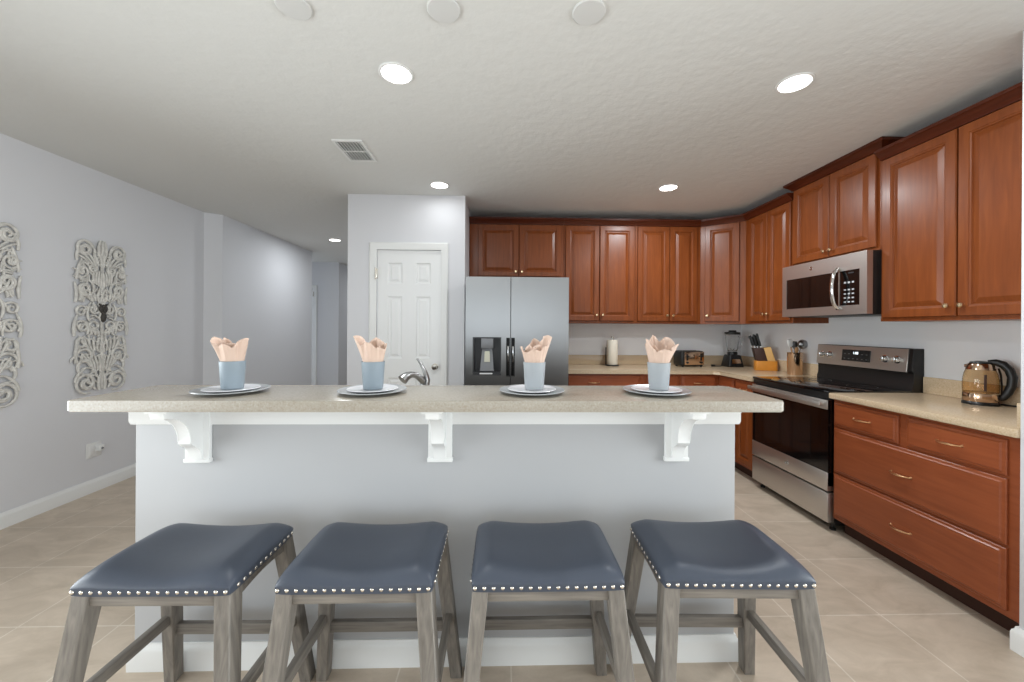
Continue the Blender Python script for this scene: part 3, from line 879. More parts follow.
holed(bm, DX0, DX1, DZ0, DZ1, FD - 0.003, FD + 0.05, [(DX0 + 0.012, DX1 - 0.012, DZ0 + 0.030, DZ1 - 0.012)])
box(bm, DX0, FD + 0.0505, DZ0, DX1, FD + 0.066, DZ1)
disp = obj('dispenser', bm, DARKG, dl, smooth=False)
bm = NB(); box(bm, -0.178, FD - 0.004, 1.140, -0.072, FD + 0.05, 1.228, 0.004); obj('control_head', bm, GREYP, disp)
bm = NB(); hexa(bm, [(-0.190, FD + 0.012, DZ0 + 0.034), (-0.064, FD + 0.012, DZ0 + 0.034), (-0.064, FD + 0.050, DZ0 + 0.034), (-0.190, FD + 0.050, DZ0 + 0.034)],
                    [(-0.172, FD + 0.040, 1.139), (-0.080, FD + 0.040, 1.139), (-0.080, FD + 0.050, 1.139), (-0.172, FD + 0.050, 1.139)], 0.003); obj('back_slope', bm, GREYP, disp)
bm = NB(); hexa(bm, [(-0.152, FD + 0.012, 1.02), (-0.100, FD + 0.012, 1.02), (-0.100, FD + 0.022, 1.02), (-0.152, FD + 0.022, 1.02)],
                    [(-0.148, FD + 0.026, 1.115), (-0.104, FD + 0.026, 1.115), (-0.104, FD + 0.036, 1.115), (-0.148, FD + 0.036, 1.115)], 0.002); obj('paddle', bm, mat('paddle_plastic', srgb(206, 204, 186), 0.35), disp)
bm = NB(); box(bm, -0.190, FD - 0.006, 0.914, -0.078, FD - 0.001, 0.926, 0.001); obj('drip_tray', bm, mat('tray_light', srgb(220, 222, 222), 0.4), disp)
bm = NB(); box(bm, FX0 + 0.02, FD + 0.08, 0.0, FX1 - 0.02, FD + 0.11, 0.095); obj('kick_grille', bm, BLACKP, c)

# ------------------------------------------------------------------ microwave (local +x towards the camera)
MW = 0.752
c = thing('microwave', 'stainless over-the-range microwave with black window and keypad', 'microwave', (2.364, 3.187, 0), -PI / 2)
Z0, Z1 = 1.424, 1.842
bm = NB(); box(bm, 0.002, 0.040, Z0, MW - 0.002, 0.405, Z1, 0.002); obj('body', bm, BLACKP, c)
DWX = 0.52
bm = NB(); holed(bm, 0, MW, Z0 + 0.004, Z1 - 0.001, 0.0, 0.0395, [(0.045, DWX + 0.02, Z0 + 0.066, Z1 - 0.112), (DWX + 0.028, MW - 0.052, Z0 + 0.066, Z1 - 0.112)])
fr = obj('front_frame', bm, STEELD, c, smooth=False)
bm = NB(); box(bm, 0.045, 0.003, Z0 + 0.066, DWX + 0.02, 0.036, Z1 - 0.112); obj('window', bm, BLACKG, c)
bm = NB(); box(bm, DWX + 0.028, 0.003, Z0 + 0.066, MW - 0.052, 0.036, Z1 - 0.112); kp = obj('control_panel', bm, BLACKG, c)
bm = NB()
pts = [(DWX + 0.018 + 0.010 * math.sin(PI * i / 14), -0.006 - 0.050 * math.sin(PI * i / 14) ** 0.6, Z0 + 0.045 + (0.285) * i / 14) for i in range(15)]
tube(bm, pts, 0.013, 12, flat=(1.0, 0.75)); obj('handle', bm, CHROME, c)
for r_ in range(5):
    for q_ in range(3):
        bm = NB(); zz = Z0 + 0.085 + r_ * 0.028; xx = DWX + 0.062 + q_ * 0.030
        if r_ == 4: zz += 0.02
        box(bm, xx, 0.0016, zz, xx + 0.016, 0.0029, zz + (0.009 if r_ != 4 else 0.012)); obj('key', bm, PAD, kp)
bm = NB(); box(bm, DWX + 0.095, 0.0016, Z1 - 0.136, DWX + 0.135, 0.0029, Z1 - 0.126); obj('display', bm, DARKG, kp)
def emblem(parent, x, z, r, y=-0.0005):
    bm = NB(); lathe(bm, [(0, 0), (r, 0), (r * 0.96, 0.0012), (r * 0.82, 0.0014), (r * 0.78, 0.0009), (0, 0.0009)], x, y, z, 28, 'Y')
    e = obj('emblem', bm, CHROME, parent)
    bm = NB()
    for s in (-1, 1):
        pts = [(x + s * r * 0.28 + r * 0.30 * math.cos(a), y - 0.0016, z + r * 0.42 * math.sin(a)) for a in [R(30 + 300 * i / 16) for i in range(17)]]
        tube(bm, pts, r * 0.06, 6)
    obj('monogram', bm, DARKG, e)
emblem(fr, 0.30, Z1 - 0.052, 0.015)

# ------------------------------------------------------------------ range (local +x towards the camera)
RW = 0.764
c = thing('range', 'stainless freestanding electric range with black glass oven door', 'stove', (2.13, 3.219, 0), -PI / 2)
bm = NB(); box(bm, 0.001, 0.05, 0.045, RW - 0.001, 0.62, 0.905, 0.002); obj('body', bm, BLACKP, c)
bm = NB(); box(bm, 0.0, 0.004, 0.9055, RW, 0.560, 0.9235, 0.004); ct = obj('cooktop', bm, BLACKG, c)
EL = mat('element_ring', srgb(52, 52, 54), 0.3)
for bx, by, br in ((0.20, 0.15, 0.095), (0.56, 0.15, 0.115), (0.20, 0.42, 0.075), (0.56, 0.42, 0.085)):
    bm = NB(); lathe(bm, [(br, 0.0), (br, 0.0004), (br - 0.003, 0.0004), (br - 0.003, 0.0)], bx, by, 0.9236, 40); obj('burner_ring', bm, EL, ct)
bm = NB(); box(bm, 0.004, 0.012, 0.866, RW - 0.004, 0.049, 0.905, 0.002); obj('vent_strip', bm, BLACKP, c)
# oven door: black glass above, steel band below
bm = NB(); holed(bm, 0.004, RW - 0.004, 0.300, 0.862, 0.004, 0.0495, [(0.022, RW - 0.022, 0.392, 0.812)]); dd = obj('oven_door', bm, BLACKG, c, smooth=False)
bm = NB(); box(bm, 0.022, 0.007, 0.392, RW - 0.022, 0.020, 0.812); obj('window', bm, BLACKG, dd)
bm = NB(); box(bm, 0.15, 0.0055, 0.455, RW - 0.15, 0.0069, 0.745); obj('inner_window', bm, mat('tinted_glass', srgb(24, 23, 23), 0.06, coat=0.5), dd)
bm = NB(); box(bm, 0.004, 0.000, 0.268, RW - 0.004, 0.049, 0.388, 0.003); eb = obj('door_band', bm, STEELD, dd)
emblem(eb, RW / 2 + 0.02, 0.332, 0.017)
bm = NB(); box(bm, 0.004, -0.002, 0.800, RW - 0.004, 0.003, 0.862, 0.002)
box(bm, 0.012, -0.052, 0.822, RW - 0.012, -0.030, 0.852, 0.007)
for x in (0.030, RW - 0.060): box(bm, x, -0.035, 0.826, x + 0.030, 0.002, 0.848, 0.003)
obj('handle', bm, STEELD, dd)
bm = NB(); box(bm, 0.004, 0.002, 0.062, RW - 0.004, 0.049, 0.255, 0.004); obj('storage_drawer', bm, STEELD, c)
for x in (0.04, RW - 0.04):
    for y in (0.07, 0.56):
        bm = NB(); lathe(bm, [(0, 0), (0.018, 0), (0.018, 0.012), (0.010, 0.016), (0.010, 0.0449), (0, 0.0449)], x, y, 0, 16); obj('foot', bm, BLACKP, c)
# backguard
bm = NB(); prism(bm, [(0.561, 0.9055), (0.644, 0.9055), (0.644, 1.200), (0.5725, 1.200), (0.5585, 1.052), (0.575, 1.035), (0.575, 0.97), (0.561, 0.94)], 0.0, RW, 'X', 0.002, 1)
bk = obj('backguard', bm, BLACKP, c)
def on_face(u, z):  # point on the slanted fascia
    t = (z - 1.045) / (1.196 - 1.045); return 0.552 + 0.014 * t
bm = NB()
hexa(bm, [(0.004, 0.5520, 1.042), (RW - 0.028, 0.5520, 1.042), (RW - 0.028, 0.566, 1.042), (0.004, 0.566, 1.042)],
         [(0.004, 0.5665, 1.198), (RW - 0.028, 0.5665, 1.198), (RW - 0.028, 0.580, 1.198), (0.004, 0.580, 1.198)], 0.002)
fa = obj('fascia', bm, STEELD, bk)
bm = NB(); hexa(bm, [(0.250, 0.5505, 1.085), (0.480, 0.5505, 1.085), (0.480, 0.559, 1.085), (0.250, 0.559, 1.085)],
                    [(0.250, 0.5585, 1.170), (0.480, 0.5585, 1.170), (0.480, 0.567, 1.170), (0.250, 0.567, 1.170)]); dp = obj('display', bm, BLACKG, bk)
def digits(txt, size, loc, rot, parent, m, name='clock_digits'):
    cu = bpy.data.curves.new(name, 'FONT'); cu.body = txt; cu.size = size; cu.align_x = 'CENTER'; cu.extrude = 0.0002
    cu.materials.append(m)
    o = bpy.data.objects.new(name, cu); C.objects.link(o); o.parent = parent; o.location = loc; o.rotation_euler = rot
    me = bpy.data.meshes.new_from_object(o); q = bpy.data.objects.new(name, me); C.objects.link(q)
    q.parent = parent; q.location = loc; q.rotation_euler = rot
    bpy.data.objects.remove(o)
    return q
digits('1:08', 0.026, (0.365, 0.5548, 1.138), (R(84.5), 0, 0), dp, DIGIT)
for r_ in range(2):
    for q_ in range(6):
        if r_ == 1 and 2 <= q_ <= 3: continue
        zz = 1.100 + r_ * 0.036; xx = 0.268 + q_ * 0.036; yy = 0.5505 + (zz - 1.085) * 0.0941 - 0.0006
        bm = NB(); box(bm, xx, yy, zz, xx + 0.014, yy + 0.002, zz + 0.005); obj('key', bm, GREYP, dp)
for x in (0.060, 0.135, 0.590, 0.672):
    bm = NB(); zz = 1.122; yy = on_face(0, zz) - 0.0005
    lathe(bm, [(0, 0), (0.026, 0), (0.026, 0.004), (0.020, 0.006), (0.0185, 0.024), (0.016, 0.027), (0, 0.028)], x, yy, zz, 24, 'Y')
    box(bm, x - 0.004, yy - 0.033, zz - 0.019, x + 0.004, yy - 0.026, zz + 0.019, 0.002)
    obj('knob', bm, CHROME, bk)

# ------------------------------------------------------------------ things on the worktops
WT = 0.9145
# paper towel
c = thing('paper_towel_holder', 'dark upright holder carrying the paper towel roll', 'paper towel holder', (1.222, 4.22, WT))
bm = NB(); lathe(bm, [(0, 0), (0.075, 0), (0.075, 0.008), (0.070, 0.012), (0, 0.012)], 0, 0, 0, 36); obj('base', bm, BLACKP, c)
bm = NB(); lathe(bm, [(0, 0.012), (0.008, 0.012), (0.008, 0.300), (0.014, 0.306), (0.014, 0.318), (0, 0.324)], 0, 0, 0, 16); obj('post', bm, NICKEL, c)
bm = NB(); tube(bm, [(-0.072, -0.005, 0.010), (-0.073, -0.005, 0.10), (-0.072, -0.005, 0.200)], 0.006, 10); obj('tension_arm', bm, BLACKP, c)
bm = NB(); lathe(bm, [(0.020, 0.0), (0.056, 0.0), (0.058, 0.004), (0.058, 0.266), (0.056, 0.270), (0.020, 0.270), (0.020, 0.0)], 0, 0, 0, 40)
o = obj('paper_towel_roll', bm, PAPER); o.location = (1.222, 4.22, WT + 0.0125); tag(o, 'cream paper towel roll standing on its holder beside the fridge', 'paper towel')
# toaster
c = thing('toaster', 'two-slot toaster with polished steel front and dark ends on the back worktop', 'toaster', (2.05, 4.16, WT), R(6))
bm = NB(); box(bm, -0.140, -0.085, 0.012, 0.128, 0.085, 0.172, 0.022, 4); obj('shell', bm, BLACKP, c)
bm = NB(); box(bm, -0.105, -0.0885, 0.024, 0.118, -0.0845, 0.164, 0.002); fp = obj('front_plate', bm, WARMM, c)
for x in (-0.075, 0.085):
    bm = NB(); box(bm, x - 0.010, -0.0915, 0.070, x + 0.010, -0.0886, 0.140, 0.001); obj('lever_slot', bm, BLACKP, fp)
    bm = NB(); box(bm, x - 0.014, -0.108, 0.110, x + 0.014, -0.0916, 0.124, 0.003); obj('lever', bm, BLACKP, fp)
    bm = NB(); lathe(bm, [(0, 0), (0.013, 0), (0.011, 0.012), (0, 0.013)], x, -0.0886, 0.050, 18, 'Y'); obj('dial', bm, BLACKP, fp)
for y in (-0.035, 0.035):
    bm = NB(); box(bm, -0.105, y - 0.014, 0.1722, 0.095, y + 0.014, 0.1745); obj('bread_slot', bm, DARKG, c)
bm = NB()
for x in (-0.11, 0.10):
    for y in (-0.06, 0.06): lathe(bm, [(0, 0), (0.012, 0), (0.012, 0.014), (0, 0.014)], x, y, 0, 12)
obj('feet', bm, BLACKP, c)
# blender
c = thing('blender', 'countertop blender with clear jar, black lid and black base in the corner', 'blender', (2.53, 4.16, WT))
bm = NB(); hexa(bm, [(-0.085, -0.085, 0.0), (0.085, -0.085, 0.0), (0.085, 0.085, 0.0), (-0.085, 0.085, 0.0)],
                    [(-0.062, -0.060, 0.130), (0.062, -0.060, 0.130), (0.062, 0.060, 0.130), (-0.062, 0.060, 0.130)], 0.014, 3); mb = obj('motor_base', bm, BLACKP, c)
bm = NB(); hexa(bm, [(-0.052, -0.0795, 0.040), (0.052, -0.0795, 0.040), (0.052, -0.070, 0.040), (-0.052, -0.070, 0.040)],
                    [(-0.044, -0.0690, 0.085), (0.044, -0.0690, 0.085), (0.044, -0.060, 0.085), (-0.044, -0.060, 0.085)]); obj('button_panel', bm, WARMM, mb)
bm = NB(); lathe(bm, [(0, 0.130), (0.050, 0.130), (0.052, 0.150), (0.046, 0.165), (0, 0.165)], 0, 0, 0, 28); obj('collar', bm, BLACKP, c)
bm = NB(); lathe(bm, [(0, 0.1655), (0.046, 0.1655), (0.050, 0.18), (0.074, 0.350), (0.072, 0.350), (0.048, 0.182), (0.040, 0.172), (0, 0.172)], 0, 0, 0, 32); obj('jar', bm, GLASS, c)
bm = NB(); tube(bm, [(0.070, 0.0, 0.325), (0.105, 0, 0.325), (0.112, 0, 0.30), (0.098, 0, 0.22), (0.062, 0, 0.205)], 0.008, 10); obj('jar_handle', bm, GLASS, c)
bm = NB(); lathe(bm, [(0, 0.3505), (0.076, 0.3505), (0.078, 0.356), (0.076, 0.376), (0.040, 0.380), (0.036, 0.396), (0, 0.398)], 0, 0, 0, 32); obj('lid', bm, BLACKP, c)
bm = NB()
for a in range(4):
    aa = a * PI / 2; tube(bm, [(0, 0, 0.180), (0.018 * math.cos(aa), 0.018 * math.sin(aa), 0.184), (0.030 * math.cos(aa), 0.030 * math.sin(aa), 0.196)], [0.003, 0.003, 0.001], 6, flat=(1.6, 0.5))
obj('blade', bm, CHROME, c)
bm = NB(); tube(bm, [(-0.086, 0.03, 0.010), (-0.13, 0.00, 0.005), (-0.17, 0.01, 0.005), (-0.20, -0.005, 0.006)], 0.0045, 8)
box(bm, -0.235, -0.018, 0.0008, -0.195, 0.007, 0.022, 0.004); obj('power_cord', bm, BLACKP, c)
# knife block
kb = thing('knife_block', 'honey bamboo knife block with slanted brown slot side in front of the upstand', 'knife block', (2.646, 3.79, WT), R(-20))
bm = NB(); prism(bm, rrect(-0.098, -0.052, 0.092, 0.052, 0.02, 4), 0.0, 0.095, bev=0.003); obj('base_tray', bm, ORANGE, kb)
bm = NB(); prism(bm, [(-0.088, 0.0955), (0.005, 0.0955), (-0.03, 0.222), (-0.118, 0.222)], -0.046, 0.046, 'Y', 0.003); obj('slot_block', bm, BROWNP, kb)
bm = NB(); prism(bm, [(0.0055, 0.0955), (0.072, 0.0955), (0.030, 0.235), (-0.029, 0.222)], -0.047, 0.047, 'Y', 0.003); obj('front_block', bm, BAMBOO, kb)
krow = [(-0.105, -0.030, 0.118), (-0.105, 0.022, 0.128), (-0.078, -0.022, 0.142), (-0.078, 0.026, 0.120), (-0.050, -0.028, 0.150), (-0.050, 0.010, 0.132), (-0.036, 0.034, 0.100)]
klab = ['leftmost front', 'leftmost rear', 'left-centre front', 'left-centre rear', 'right-centre front', 'right-centre middle', 'rightmost rear']
ca, sa = math.cos(R(-20)), math.sin(R(-20))
for (kx_, ky_, kl), kl_name in zip(krow, klab):
    t = thing('knife', 'black-handled knife in the knife block, ' + kl_name + ' slot', 'knife',
              (2.646 + kx_ * ca - ky_ * sa, 3.79 + kx_ * sa + ky_ * ca, WT + 0.2225), R(-20), 'knives in the block')
    dx, dz = -0.26, 0.966
    bm = NB(); tube(bm, [(0, 0, 0.0006), (dx * 0.02, 0, dz * 0.02)], 0.009, 10, flat=(0.8, 1.1)); obj('bolster', bm, CHROME, t)
    bm = NB(); tube(bm, [(dx * s, 0, dz * s) for s in (0.021, 0.05, kl * 0.6, kl * 0.9, kl)], [0.0085, 0.0095, 0.0085, 0.0105, 0.007], 10, flat=(0.75, 1.15)); obj('handle', bm, BLACKP, t)
# utensil crock
UX, UY = 2.665, 3.43
c = thing('utensil_holder', 'tall copper-toned metal cylinder holding cooking utensils left of the range', 'utensil holder', (UX, UY, WT))
bm = NB(); lathe(bm, [(0, 0), (0.058, 0), (0.060, 0.003), (0.060, 0.196), (0.0615, 0.200), (0.059, 0.201), (0.0575, 0.196), (0.0575, 0.004), (0, 0.004)], 0, 0, 0, 40); obj('cylinder', bm, WARMM, c)
def utensil(name, lab, cat, bx, by, tx, ty, L, m, head):
    t = thing(name, lab, cat, (UX + bx, UY + by, WT + 0.0055), 0)
    d = Vector((tx - bx, ty - by, 0.18)).normalized()
    P = lambda s: tuple(d * s)
    bm = NB(); tube(bm, [P(0.004), P(L * 0.5), P(L)], [0.005, 0.0055, 0.0055], 10); obj('handle', bm, m, t)
    return t, d
t, d = utensil('spatula', 'white-bladed spatula leaning left in the copper utensil cylinder', 'spatula', 0.015, 0.0, -0.030, -0.006, 0.250, TANW, None)
bm = NB(); tube(bm, [tuple(d * s) for s in (0.251, 0.265, 0.300, 0.325)], [0.008, 0.021, 0.025, 0.021], 12, flat=(1.0, 0.28), up=(0, -1, 0)); obj('blade', bm, WHITEP, t)
t, d = utensil('ladle', 'steel soup ladle with round bowl leaning right in the copper utensil cylinder', 'ladle', -0.02, 0.01, 0.030, 0.0, 0.245, STEEL, None)
bm = NB(); e = d * 0.275
lathe(bm, [(0.044, 0.0), (0.042, 0.012), (0.034, 0.025), (0.018, 0.034), (0, 0.037), (0, 0.035), (0.017, 0.032), (0.032, 0.023), (0.040, 0.011), (0.0425, 0.0), (0.044, 0.0)], e.x + 0.030, e.y + 0.026, e.z + 0.004, 28, 'Y'); obj('bowl', bm, STEEL, t)
t, d = utensil('wooden_spoon', 'wooden spoon standing in the middle of the copper utensil cylinder', 'spoon', 0.004, -0.022, -0.010, -0.034, 0.190, TANW, None)
bm = NB(); tube(bm, [tuple(d * s) for s in (0.191, 0.205, 0.228, 0.245)], [0.007, 0.017, 0.019, 0.010], 12, flat=(1.0, 0.35), up=(0, -1, 0)); obj('bowl', bm, TANW, t)
t, d = utensil('serving_spoon', 'steel serving spoon behind the ladle in the copper utensil cylinder', 'spoon', -0.01, 0.02, 0.020, 0.038, 0.225, STEEL, None)
bm = NB(); tube(bm, [tuple(d * s) for s in (0.226, 0.245, 0.275, 0.300)], [0.008, 0.026, 0.032, 0.018], 14, flat=(1.0, 0.22), up=(0, -1, 0)); obj('bowl', bm, STEEL, t)
# kettle and its base
KX, KY = 2.660, 2.070
c = thing('kettle_stand', 'round power stand with black cord under the glass kettle', 'kettle stand', (KX, KY, WT)); c.scale = (0.85, 0.85, 1.0)
bm = NB(); lathe(bm, [(0, 0), (0.082, 0), (0.082, 0.010), (0.076, 0.018), (0, 0.018)], 0, 0, 0, 40); obj('disc', bm, BLACKP, c)
bm = NB(); tube(bm, [(0.070, -0.03, 0.006), (0.090, -0.07, 0.005), (0.100, -0.12, 0.005), (0.104, -0.20, 0.005), (0.105, -0.26, 0.030), (0.106, -0.30, 0.055)], 0.004, 8); obj('power_cord', bm, BLACKP, c)
c = thing('kettle', 'glass electric kettle with steel collar and thick black handle', 'kettle', (KX, KY, WT + 0.0185), R(-58)); c.scale = (0.85, 0.85, 1.0)
bm = NB(); lathe(bm, [(0, 0), (0.078, 0), (0.080, 0.004), (0.080, 0.040), (0.0785, 0.043), (0, 0.043)], 0, 0, 0, 44); obj('bottom_band', bm, WARMM, c)
bm = NB(); lathe(bm, [(0, 0.0435), (0.079, 0.0435), (0.0805, 0.08), (0.079, 0.12), (0.074, 0.150), (0.066, 0.172), (0.064, 0.172), (0.072, 0.149), (0.077, 0.12), (0.0785, 0.08), (0.077, 0.048), (0, 0.046)], 0, 0, 0, 44); obj('glass_body', bm, WARMGLASS, c)
bm = NB(); lathe(bm, [(0.066, 0.1725), (0.0668, 0.174), (0.060, 0.200), (0.054, 0.207), (0, 0.210), (0, 0.204), (0.050, 0.202), (0.060, 0.1725)], 0, 0, 0, 44)
prism(bm, [(-0.056, -0.016), (-0.070, 0.0), (-0.056, 0.016)], 0.182, 0.200, 'Z', 0.003); obj('collar', bm, WARMM, c)
bm = NB(); lathe(bm, [(0, 0.2102), (0.050, 0.2085), (0.046, 0.216), (0.020, 0.221), (0, 0.222)], 0, 0, 0, 36); obj('lid', bm, BLACKP, c)
bm = NB()
pts = [(0.030, 0, 0.216), (0.062, 0, 0.217), (0.092, 0, 0.206), (0.116, 0, 0.178), (0.128, 0, 0.140), (0.125, 0, 0.095), (0.110, 0, 0.055), (0.092, 0, 0.028), (0.078, 0, 0.020)]
tube(bm, pts, [0.012, 0.018, 0.021, 0.022, 0.022, 0.022, 0.021, 0.018, 0.012], 14, flat=(0.85, 1.0))
tube(bm, [(0.0735, 0, 0.185), (0.0825, 0, 0.15), (0.0865, 0, 0.09), (0.086, 0, 0.03)], [0.009, 0.010, 0.010, 0.008], 10, flat=(1.6, 0.5)); obj('handle', bm, BLACKP, c)
bm = NB(); box(bm, -0.006, -0.0835, 0.060, 0.006, -0.0800, 0.150, 0.001); o = obj('water_gauge', bm, BROWNP, c); o.rotation_euler = (0, 0, R(20))

# ------------------------------------------------------------------ ceiling fixtures
LIGHTS = [(-0.520, 1.892, 0.083, 'recessed downlight above the island, nearest on the left', 0.9),
          (1.460, 1.892, 0.086, 'recessed downlight at the upper right in front of the wall cabinets', 1.1),
          (-0.545, 3.355, 0.078, 'recessed downlight just in front of the pantry wall', 0.08),
          (1.447, 3.329, 0.078, 'recessed downlight in front of the back wall cabinets', 1.5),
          (-2.372, 5.540, 0.082, 'recessed downlight in the hallway at the far left', 0.85)]
def make_light(label):
    t = thing('ceiling_light', label, 'ceiling light', (0, 0, 0), 0, 'recessed ceiling lights')
    bm = NB(); lathe(bm, [(0.083, 0.0), (0.083, -0.003), (0.078, -0.006), (0.070, -0.005), (0.070, 0.0)], 0, 0, 0, 48); obj('trim_ring', bm, WHITEP, t)
    bm = NB(); lathe(bm, [(0.0698, -0.0005), (0.0698, -0.004), (0.03, -0.0055), (0, -0.0058)], 0, 0, 0, 40); obj('lens', bm, LITE, t)
    return t
l0 = make_light(LIGHTS[0][3])
for i, (x, y, r_, lab, e) in enumerate(LIGHTS):
    t = l0 if i == 0 else dup(l0, lab)
    t.location = (x, y, CEIL - 0.0002)
    lamp = area('downlight', (x, y, CEIL - 0.02), (0, 0, 0), 0.14, 0.14, 13.5 * e, (0.91, 0.965, 1.0), 'DISK')
area('downlight', (-2.35, 8.6, CEIL - 0.02), (0, 0, 0), 0.14, 0.14, 7, (0.91, 0.965, 1.0), 'DISK')  # added lamp without a fixture, unseen, brightening the dark corridor
for x, y, lab in ((-0.808, 1.508, 'round white blank cover plate on the ceiling, left of three'),
                  (-0.232, 1.502, 'round white blank cover plate on the ceiling, middle of three'),
                  (0.333, 1.495, 'round white blank cover plate on the ceiling, right of three')):
    bm = NB(); lathe(bm, [(0.0635, 0.0), (0.0640, -0.005), (0.0605, -0.008), (0.052, -0.0085), (0, -0.0088)], 0, 0, 0, 48)
    o = obj('cover_plate', bm, COVER); o.location = (x, y, CEIL - 0.0002); tag(o, lab, 'ceiling plate', 'cover plates in a row')
# air vent
c = thing('air_vent', 'white slatted air vent on the ceiling', 'vent', (-1.03, 2.73, CEIL - 0.0002))
bm = NB()
def ring(x0, x1, y0, y1, i, za, zb):
    o = [(x0, y0), (x1, y0), (x1, y1), (x0, y1)]; n = [(x0 + i, y0 + i), (x1 - i, y0 + i), (x1 - i, y1 - i), (x0 + i, y1 - i)]
    for k in range(4):
        a, b2 = o[k], o[(k + 1) % 4]; d2_, e2 = n[(k + 1) % 4], n[k]
        hexa(bm, [(a[0], a[1], za), (b2[0], b2[1], za), (d2_[0], d2_[1], za), (e2[0], e2[1], za)], [(a[0], a[1], zb), (b2[0], b2[1], zb), (d2_[0], d2_[1], zb), (e2[0], e2[1], zb)])
ring(-0.10, 0.10, -0.16, 0.16, 0.018, -0.008, 0.0)
box(bm, -0.084, -0.006, -0.008, 0.084, 0.006, -0.001)
obj('frame', bm, WHITEP, c, smooth=False)
bm = NB(); box(bm, -0.082, -0.142, -0.0012, 0.082, 0.142, -0.0004); obj('duct', bm, VENTD, c)
for k in range(8):
    x = -0.071 + k * 0.0205
    bm = NB(); hexa(bm, [(x - 0.0035, -0.142, -0.009), (x + 0.0035, -0.142, -0.009), (x + 0.0035, 0.142, -0.009), (x - 0.0035, 0.142, -0.009)],
                        [(x - 0.001, -0.142, -0.0014), (x + 0.001, -0.142, -0.0014), (x + 0.001, 0.142, -0.0014), (x - 0.001, 0.142, -0.0014)])
    obj('slat', bm, WHITEP, c)

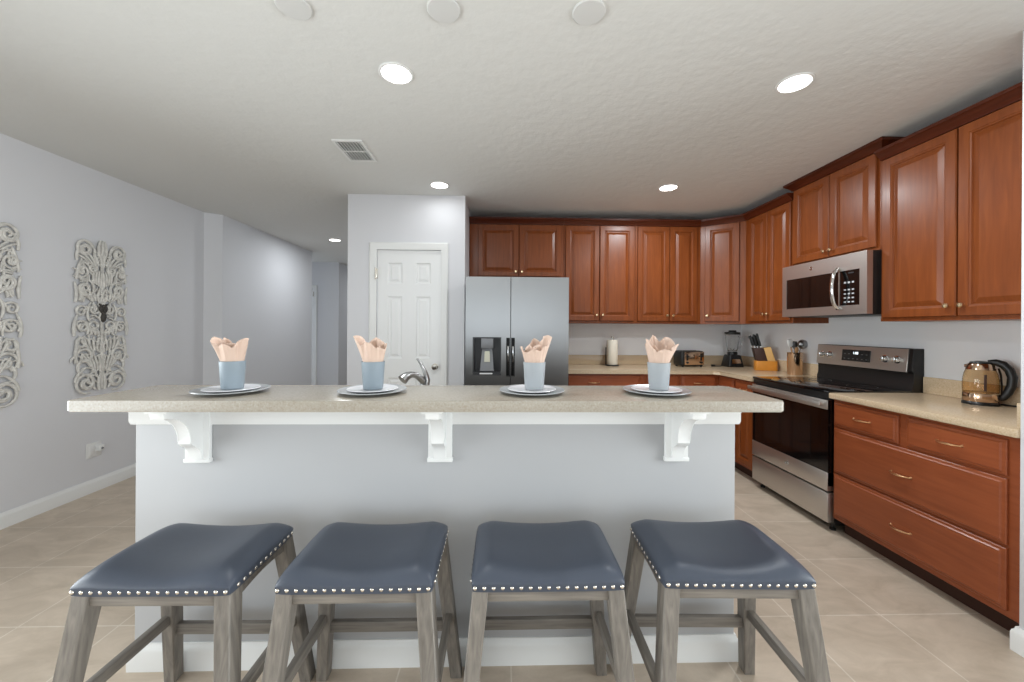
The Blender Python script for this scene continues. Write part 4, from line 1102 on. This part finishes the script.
# ------------------------------------------------------------------ left wall: carved panels and outlet
def carving():
    bm = NB()
    def stroke(pts, w, taper=True, h=0.012, lift=0.010):
        n = len(pts)
        rad = [w * (0.45 + 0.55 * math.sin(PI * min(1, (i + 1.2) / (n + 0.4))) ** 0.7) if taper else w for i in range(n)]
        for s in (-1, 1):
            tube(bm, [(lift, s * a, b) for a, b in pts], rad, 8, flat=(1.0, h / w * 0.9), up=(1, 0, 0))
    def spiral(cx, cz, r0, r1, a0, turns, w, n=26, **k):
        stroke([(cx + (r0 + (r1 - r0) * i / n) * math.cos(R(a0) + 2 * PI * turns * i / n), cz + (r0 + (r1 - r0) * i / n) * math.sin(R(a0) + 2 * PI * turns * i / n)) for i in range(n + 1)], w, **k)
    def leaf(x, z, a, L, w, bend=0.0, **k):
        pts = []; aa = R(a); px, pz = x, z
        for i in range(9):
            pts.append((px, pz)); px += math.cos(aa) * L / 8; pz += math.sin(aa) * L / 8; aa += R(bend) / 8
        stroke(pts, w, **k)
    # volutes from bottom to top; half plane a>0, mirrored
    spiral(0.115, 0.075, 0.082, 0.012, 250, 1.9, 0.0125)
    spiral(0.115, 0.075, 0.052, 0.008, 90, 1.2, 0.009, lift=0.014)
    leaf(0.02, 0.01, 80, 0.15, 0.013, 40); leaf(0.05, 0.02, 60, 0.12, 0.010, -50)
    leaf(0.195, 0.085, 100, 0.13, 0.010, 60); leaf(0.165, 0.16, 60, 0.10, 0.010, 90)
    spiral(0.125, 0.275, 0.070, 0.014, 300, 1.5, 0.0115)
    spiral(0.150, 0.375, 0.052, 0.010, 200, -1.4, 0.010)
    leaf(0.19, 0.23, 85, 0.20, 0.0115, 30)
    for i in range(5): leaf(0.015 + 0.018 * i, 0.15 + 0.012 * i, 95 - 9 * i, 0.125, 0.0085, -25 + 6 * i)
    for i in range(5): leaf(0.012 + 0.022 * i, 0.305 + 0.006 * i, 88 - 8 * i, 0.105, 0.0085, 35)
    for i in range(4): leaf(0.02 + 0.03 * i, 0.43 + 0.004 * i, 60 + 14 * i, 0.085, 0.009, -60)
    spiral(0.060, 0.505, 0.050, 0.010, 240, 1.4, 0.0095)
    spiral(0.148, 0.500, 0.052, 0.010, 320, 1.6, 0.010)
    leaf(0.20, 0.43, 80, 0.16, 0.011, 40)
    spiral(0.155, 0.615, 0.044, 0.008, 180, -1.5, 0.0095)
    spiral(0.060, 0.635, 0.046, 0.010, 120, 1.3, 0.009)
    leaf(0.010, 0.54, 80, 0.14, 0.010, 20); leaf(0.100, 0.55, 70, 0.14, 0.009, 60)
    for i in range(5): leaf(0.010 + 0.02 * i, 0.69 + 0.004 * i, 92 - 12 * i, 0.11, 0.0085, 40)
    spiral(0.125, 0.785, 0.074, 0.012, 60, 1.7, 0.0115)
    spiral(0.125, 0.785, 0.042, 0.008, 240, 1.0, 0.008, lift=0.014)
    leaf(0.195, 0.68, 100, 0.15, 0.010, -30)
    for i in range(4): leaf(0.012 + 0.016 * i, 0.80 + 0.01 * i, 88 - 6 * i, 0.12, 0.0085, 10 + 14 * i)
    spiral(0.150, 0.915, 0.048, 0.008, 300, -1.5, 0.010)
    spiral(0.075, 0.945, 0.040, 0.008, 60, 1.4, 0.009)
    leaf(0.19, 0.85, 95, 0.16, 0.010, 20)
    for i in range(5): leaf(0.010 + 0.022 * i, 0.96 + 0.004 * i, 95 - 12 * i, 0.11, 0.0085, -35)
    spiral(0.130, 1.085, 0.070, 0.012, 200, -1.8, 0.012)
    spiral(0.130, 1.085, 0.040, 0.008, 20, -1.0, 0.008, lift=0.014)
    leaf(0.02, 1.03, 75, 0.14, 0.011, 40); leaf(0.055, 1.06, 80, 0.11, 0.010, -70)
    leaf(0.185, 0.99, 80, 0.12, 0.010, 60); leaf(0.0, 1.05, 88, 0.12, 0.010, 4)
    rnd = random.Random(4)
    for i in range(80):
        leaf(rnd.uniform(0.01, 0.17), rnd.uniform(0.05, 1.08), rnd.uniform(20, 160), rnd.uniform(0.05, 0.09), 0.0075, rnd.uniform(-120, 120), lift=0.006)
    # vertical spine
    stroke([(0.004, 0.02 + 1.12 * i / 30) for i in range(31)], 0.007, taper=False, lift=0.006)
    return bm
def dark_motif():
    bm = NB()
    for s in (-1, 1):
        for a0, L, w_, bz in ((80, 0.09, 0.012, 0.60), (60, 0.075, 0.012, 0.60), (35, 0.06, 0.010, 0.605)):
            pts = []; aa = R(a0); px, pz = 0.004, bz
            for i in range(8):
                pts.append((0.020, s * px, pz)); px += math.cos(aa) * L / 7; pz += math.sin(aa) * L / 7; aa += R(12)
            tube(bm, pts, [w_ * (0.4 + 0.6 * math.sin(PI * (i + 1) / 9)) for i in range(8)], 8, flat=(1, 0.7), up=(1, 0, 0))
    lathe(bm, [(0, -0.045), (0.016, -0.03), (0.022, 0), (0.014, 0.03), (0, 0.045)], 0.018, 0, 0.575, 14)
    return bm
c = thing('carved_panel', 'whitewashed carved scrollwork wall panel, the whole one nearer the corridor', 'wall art', (XL + 0.011, 3.190, 0.797), 0, 'carved wall panels')
c.scale = (1, 1, 1.03)
obj('scrollwork', carving(), ARTW, c, ang=1.2)
obj('centre_motif', dark_motif(), ARTD, c, ang=1.2)
dup(c, 'whitewashed carved scrollwork wall panel cut off by the left picture edge', (XL + 0.011, 2.462, 0.796))
c = thing('wall_outlet', 'white double outlet plate low on the left wall', 'outlet', (XL + 0.0003, 3.15, 0.335), PI / 2)
bm = NB(); box(bm, -0.058, -0.006, -0.058, 0.058, 0.0, 0.058, 0.003); pl_ = obj('cover', bm, WHITEP, c)
for x in (-0.024, 0.024):
    bm = NB(); box(bm, x - 0.017, -0.0085, -0.034, x + 0.017, -0.0062, 0.034, 0.001); obj('socket', bm, DOORW, pl_)
c = thing('plug_adapter', 'small white plug-in device in the left wall outlet', 'plug', (XL + 0.0090, 3.175, 0.345), PI / 2)
bm = NB(); box(bm, -0.020, -0.036, -0.026, 0.020, 0.0, 0.026, 0.007, 3); obj('housing', bm, WHITEP, c)
bm = NB(); lathe(bm, [(0, 0), (0.009, 0), (0.008, 0.003), (0, 0.004)], 0.0, -0.0362, -0.004, 16, 'Y'); obj('sensor', bm, GREYP, c)
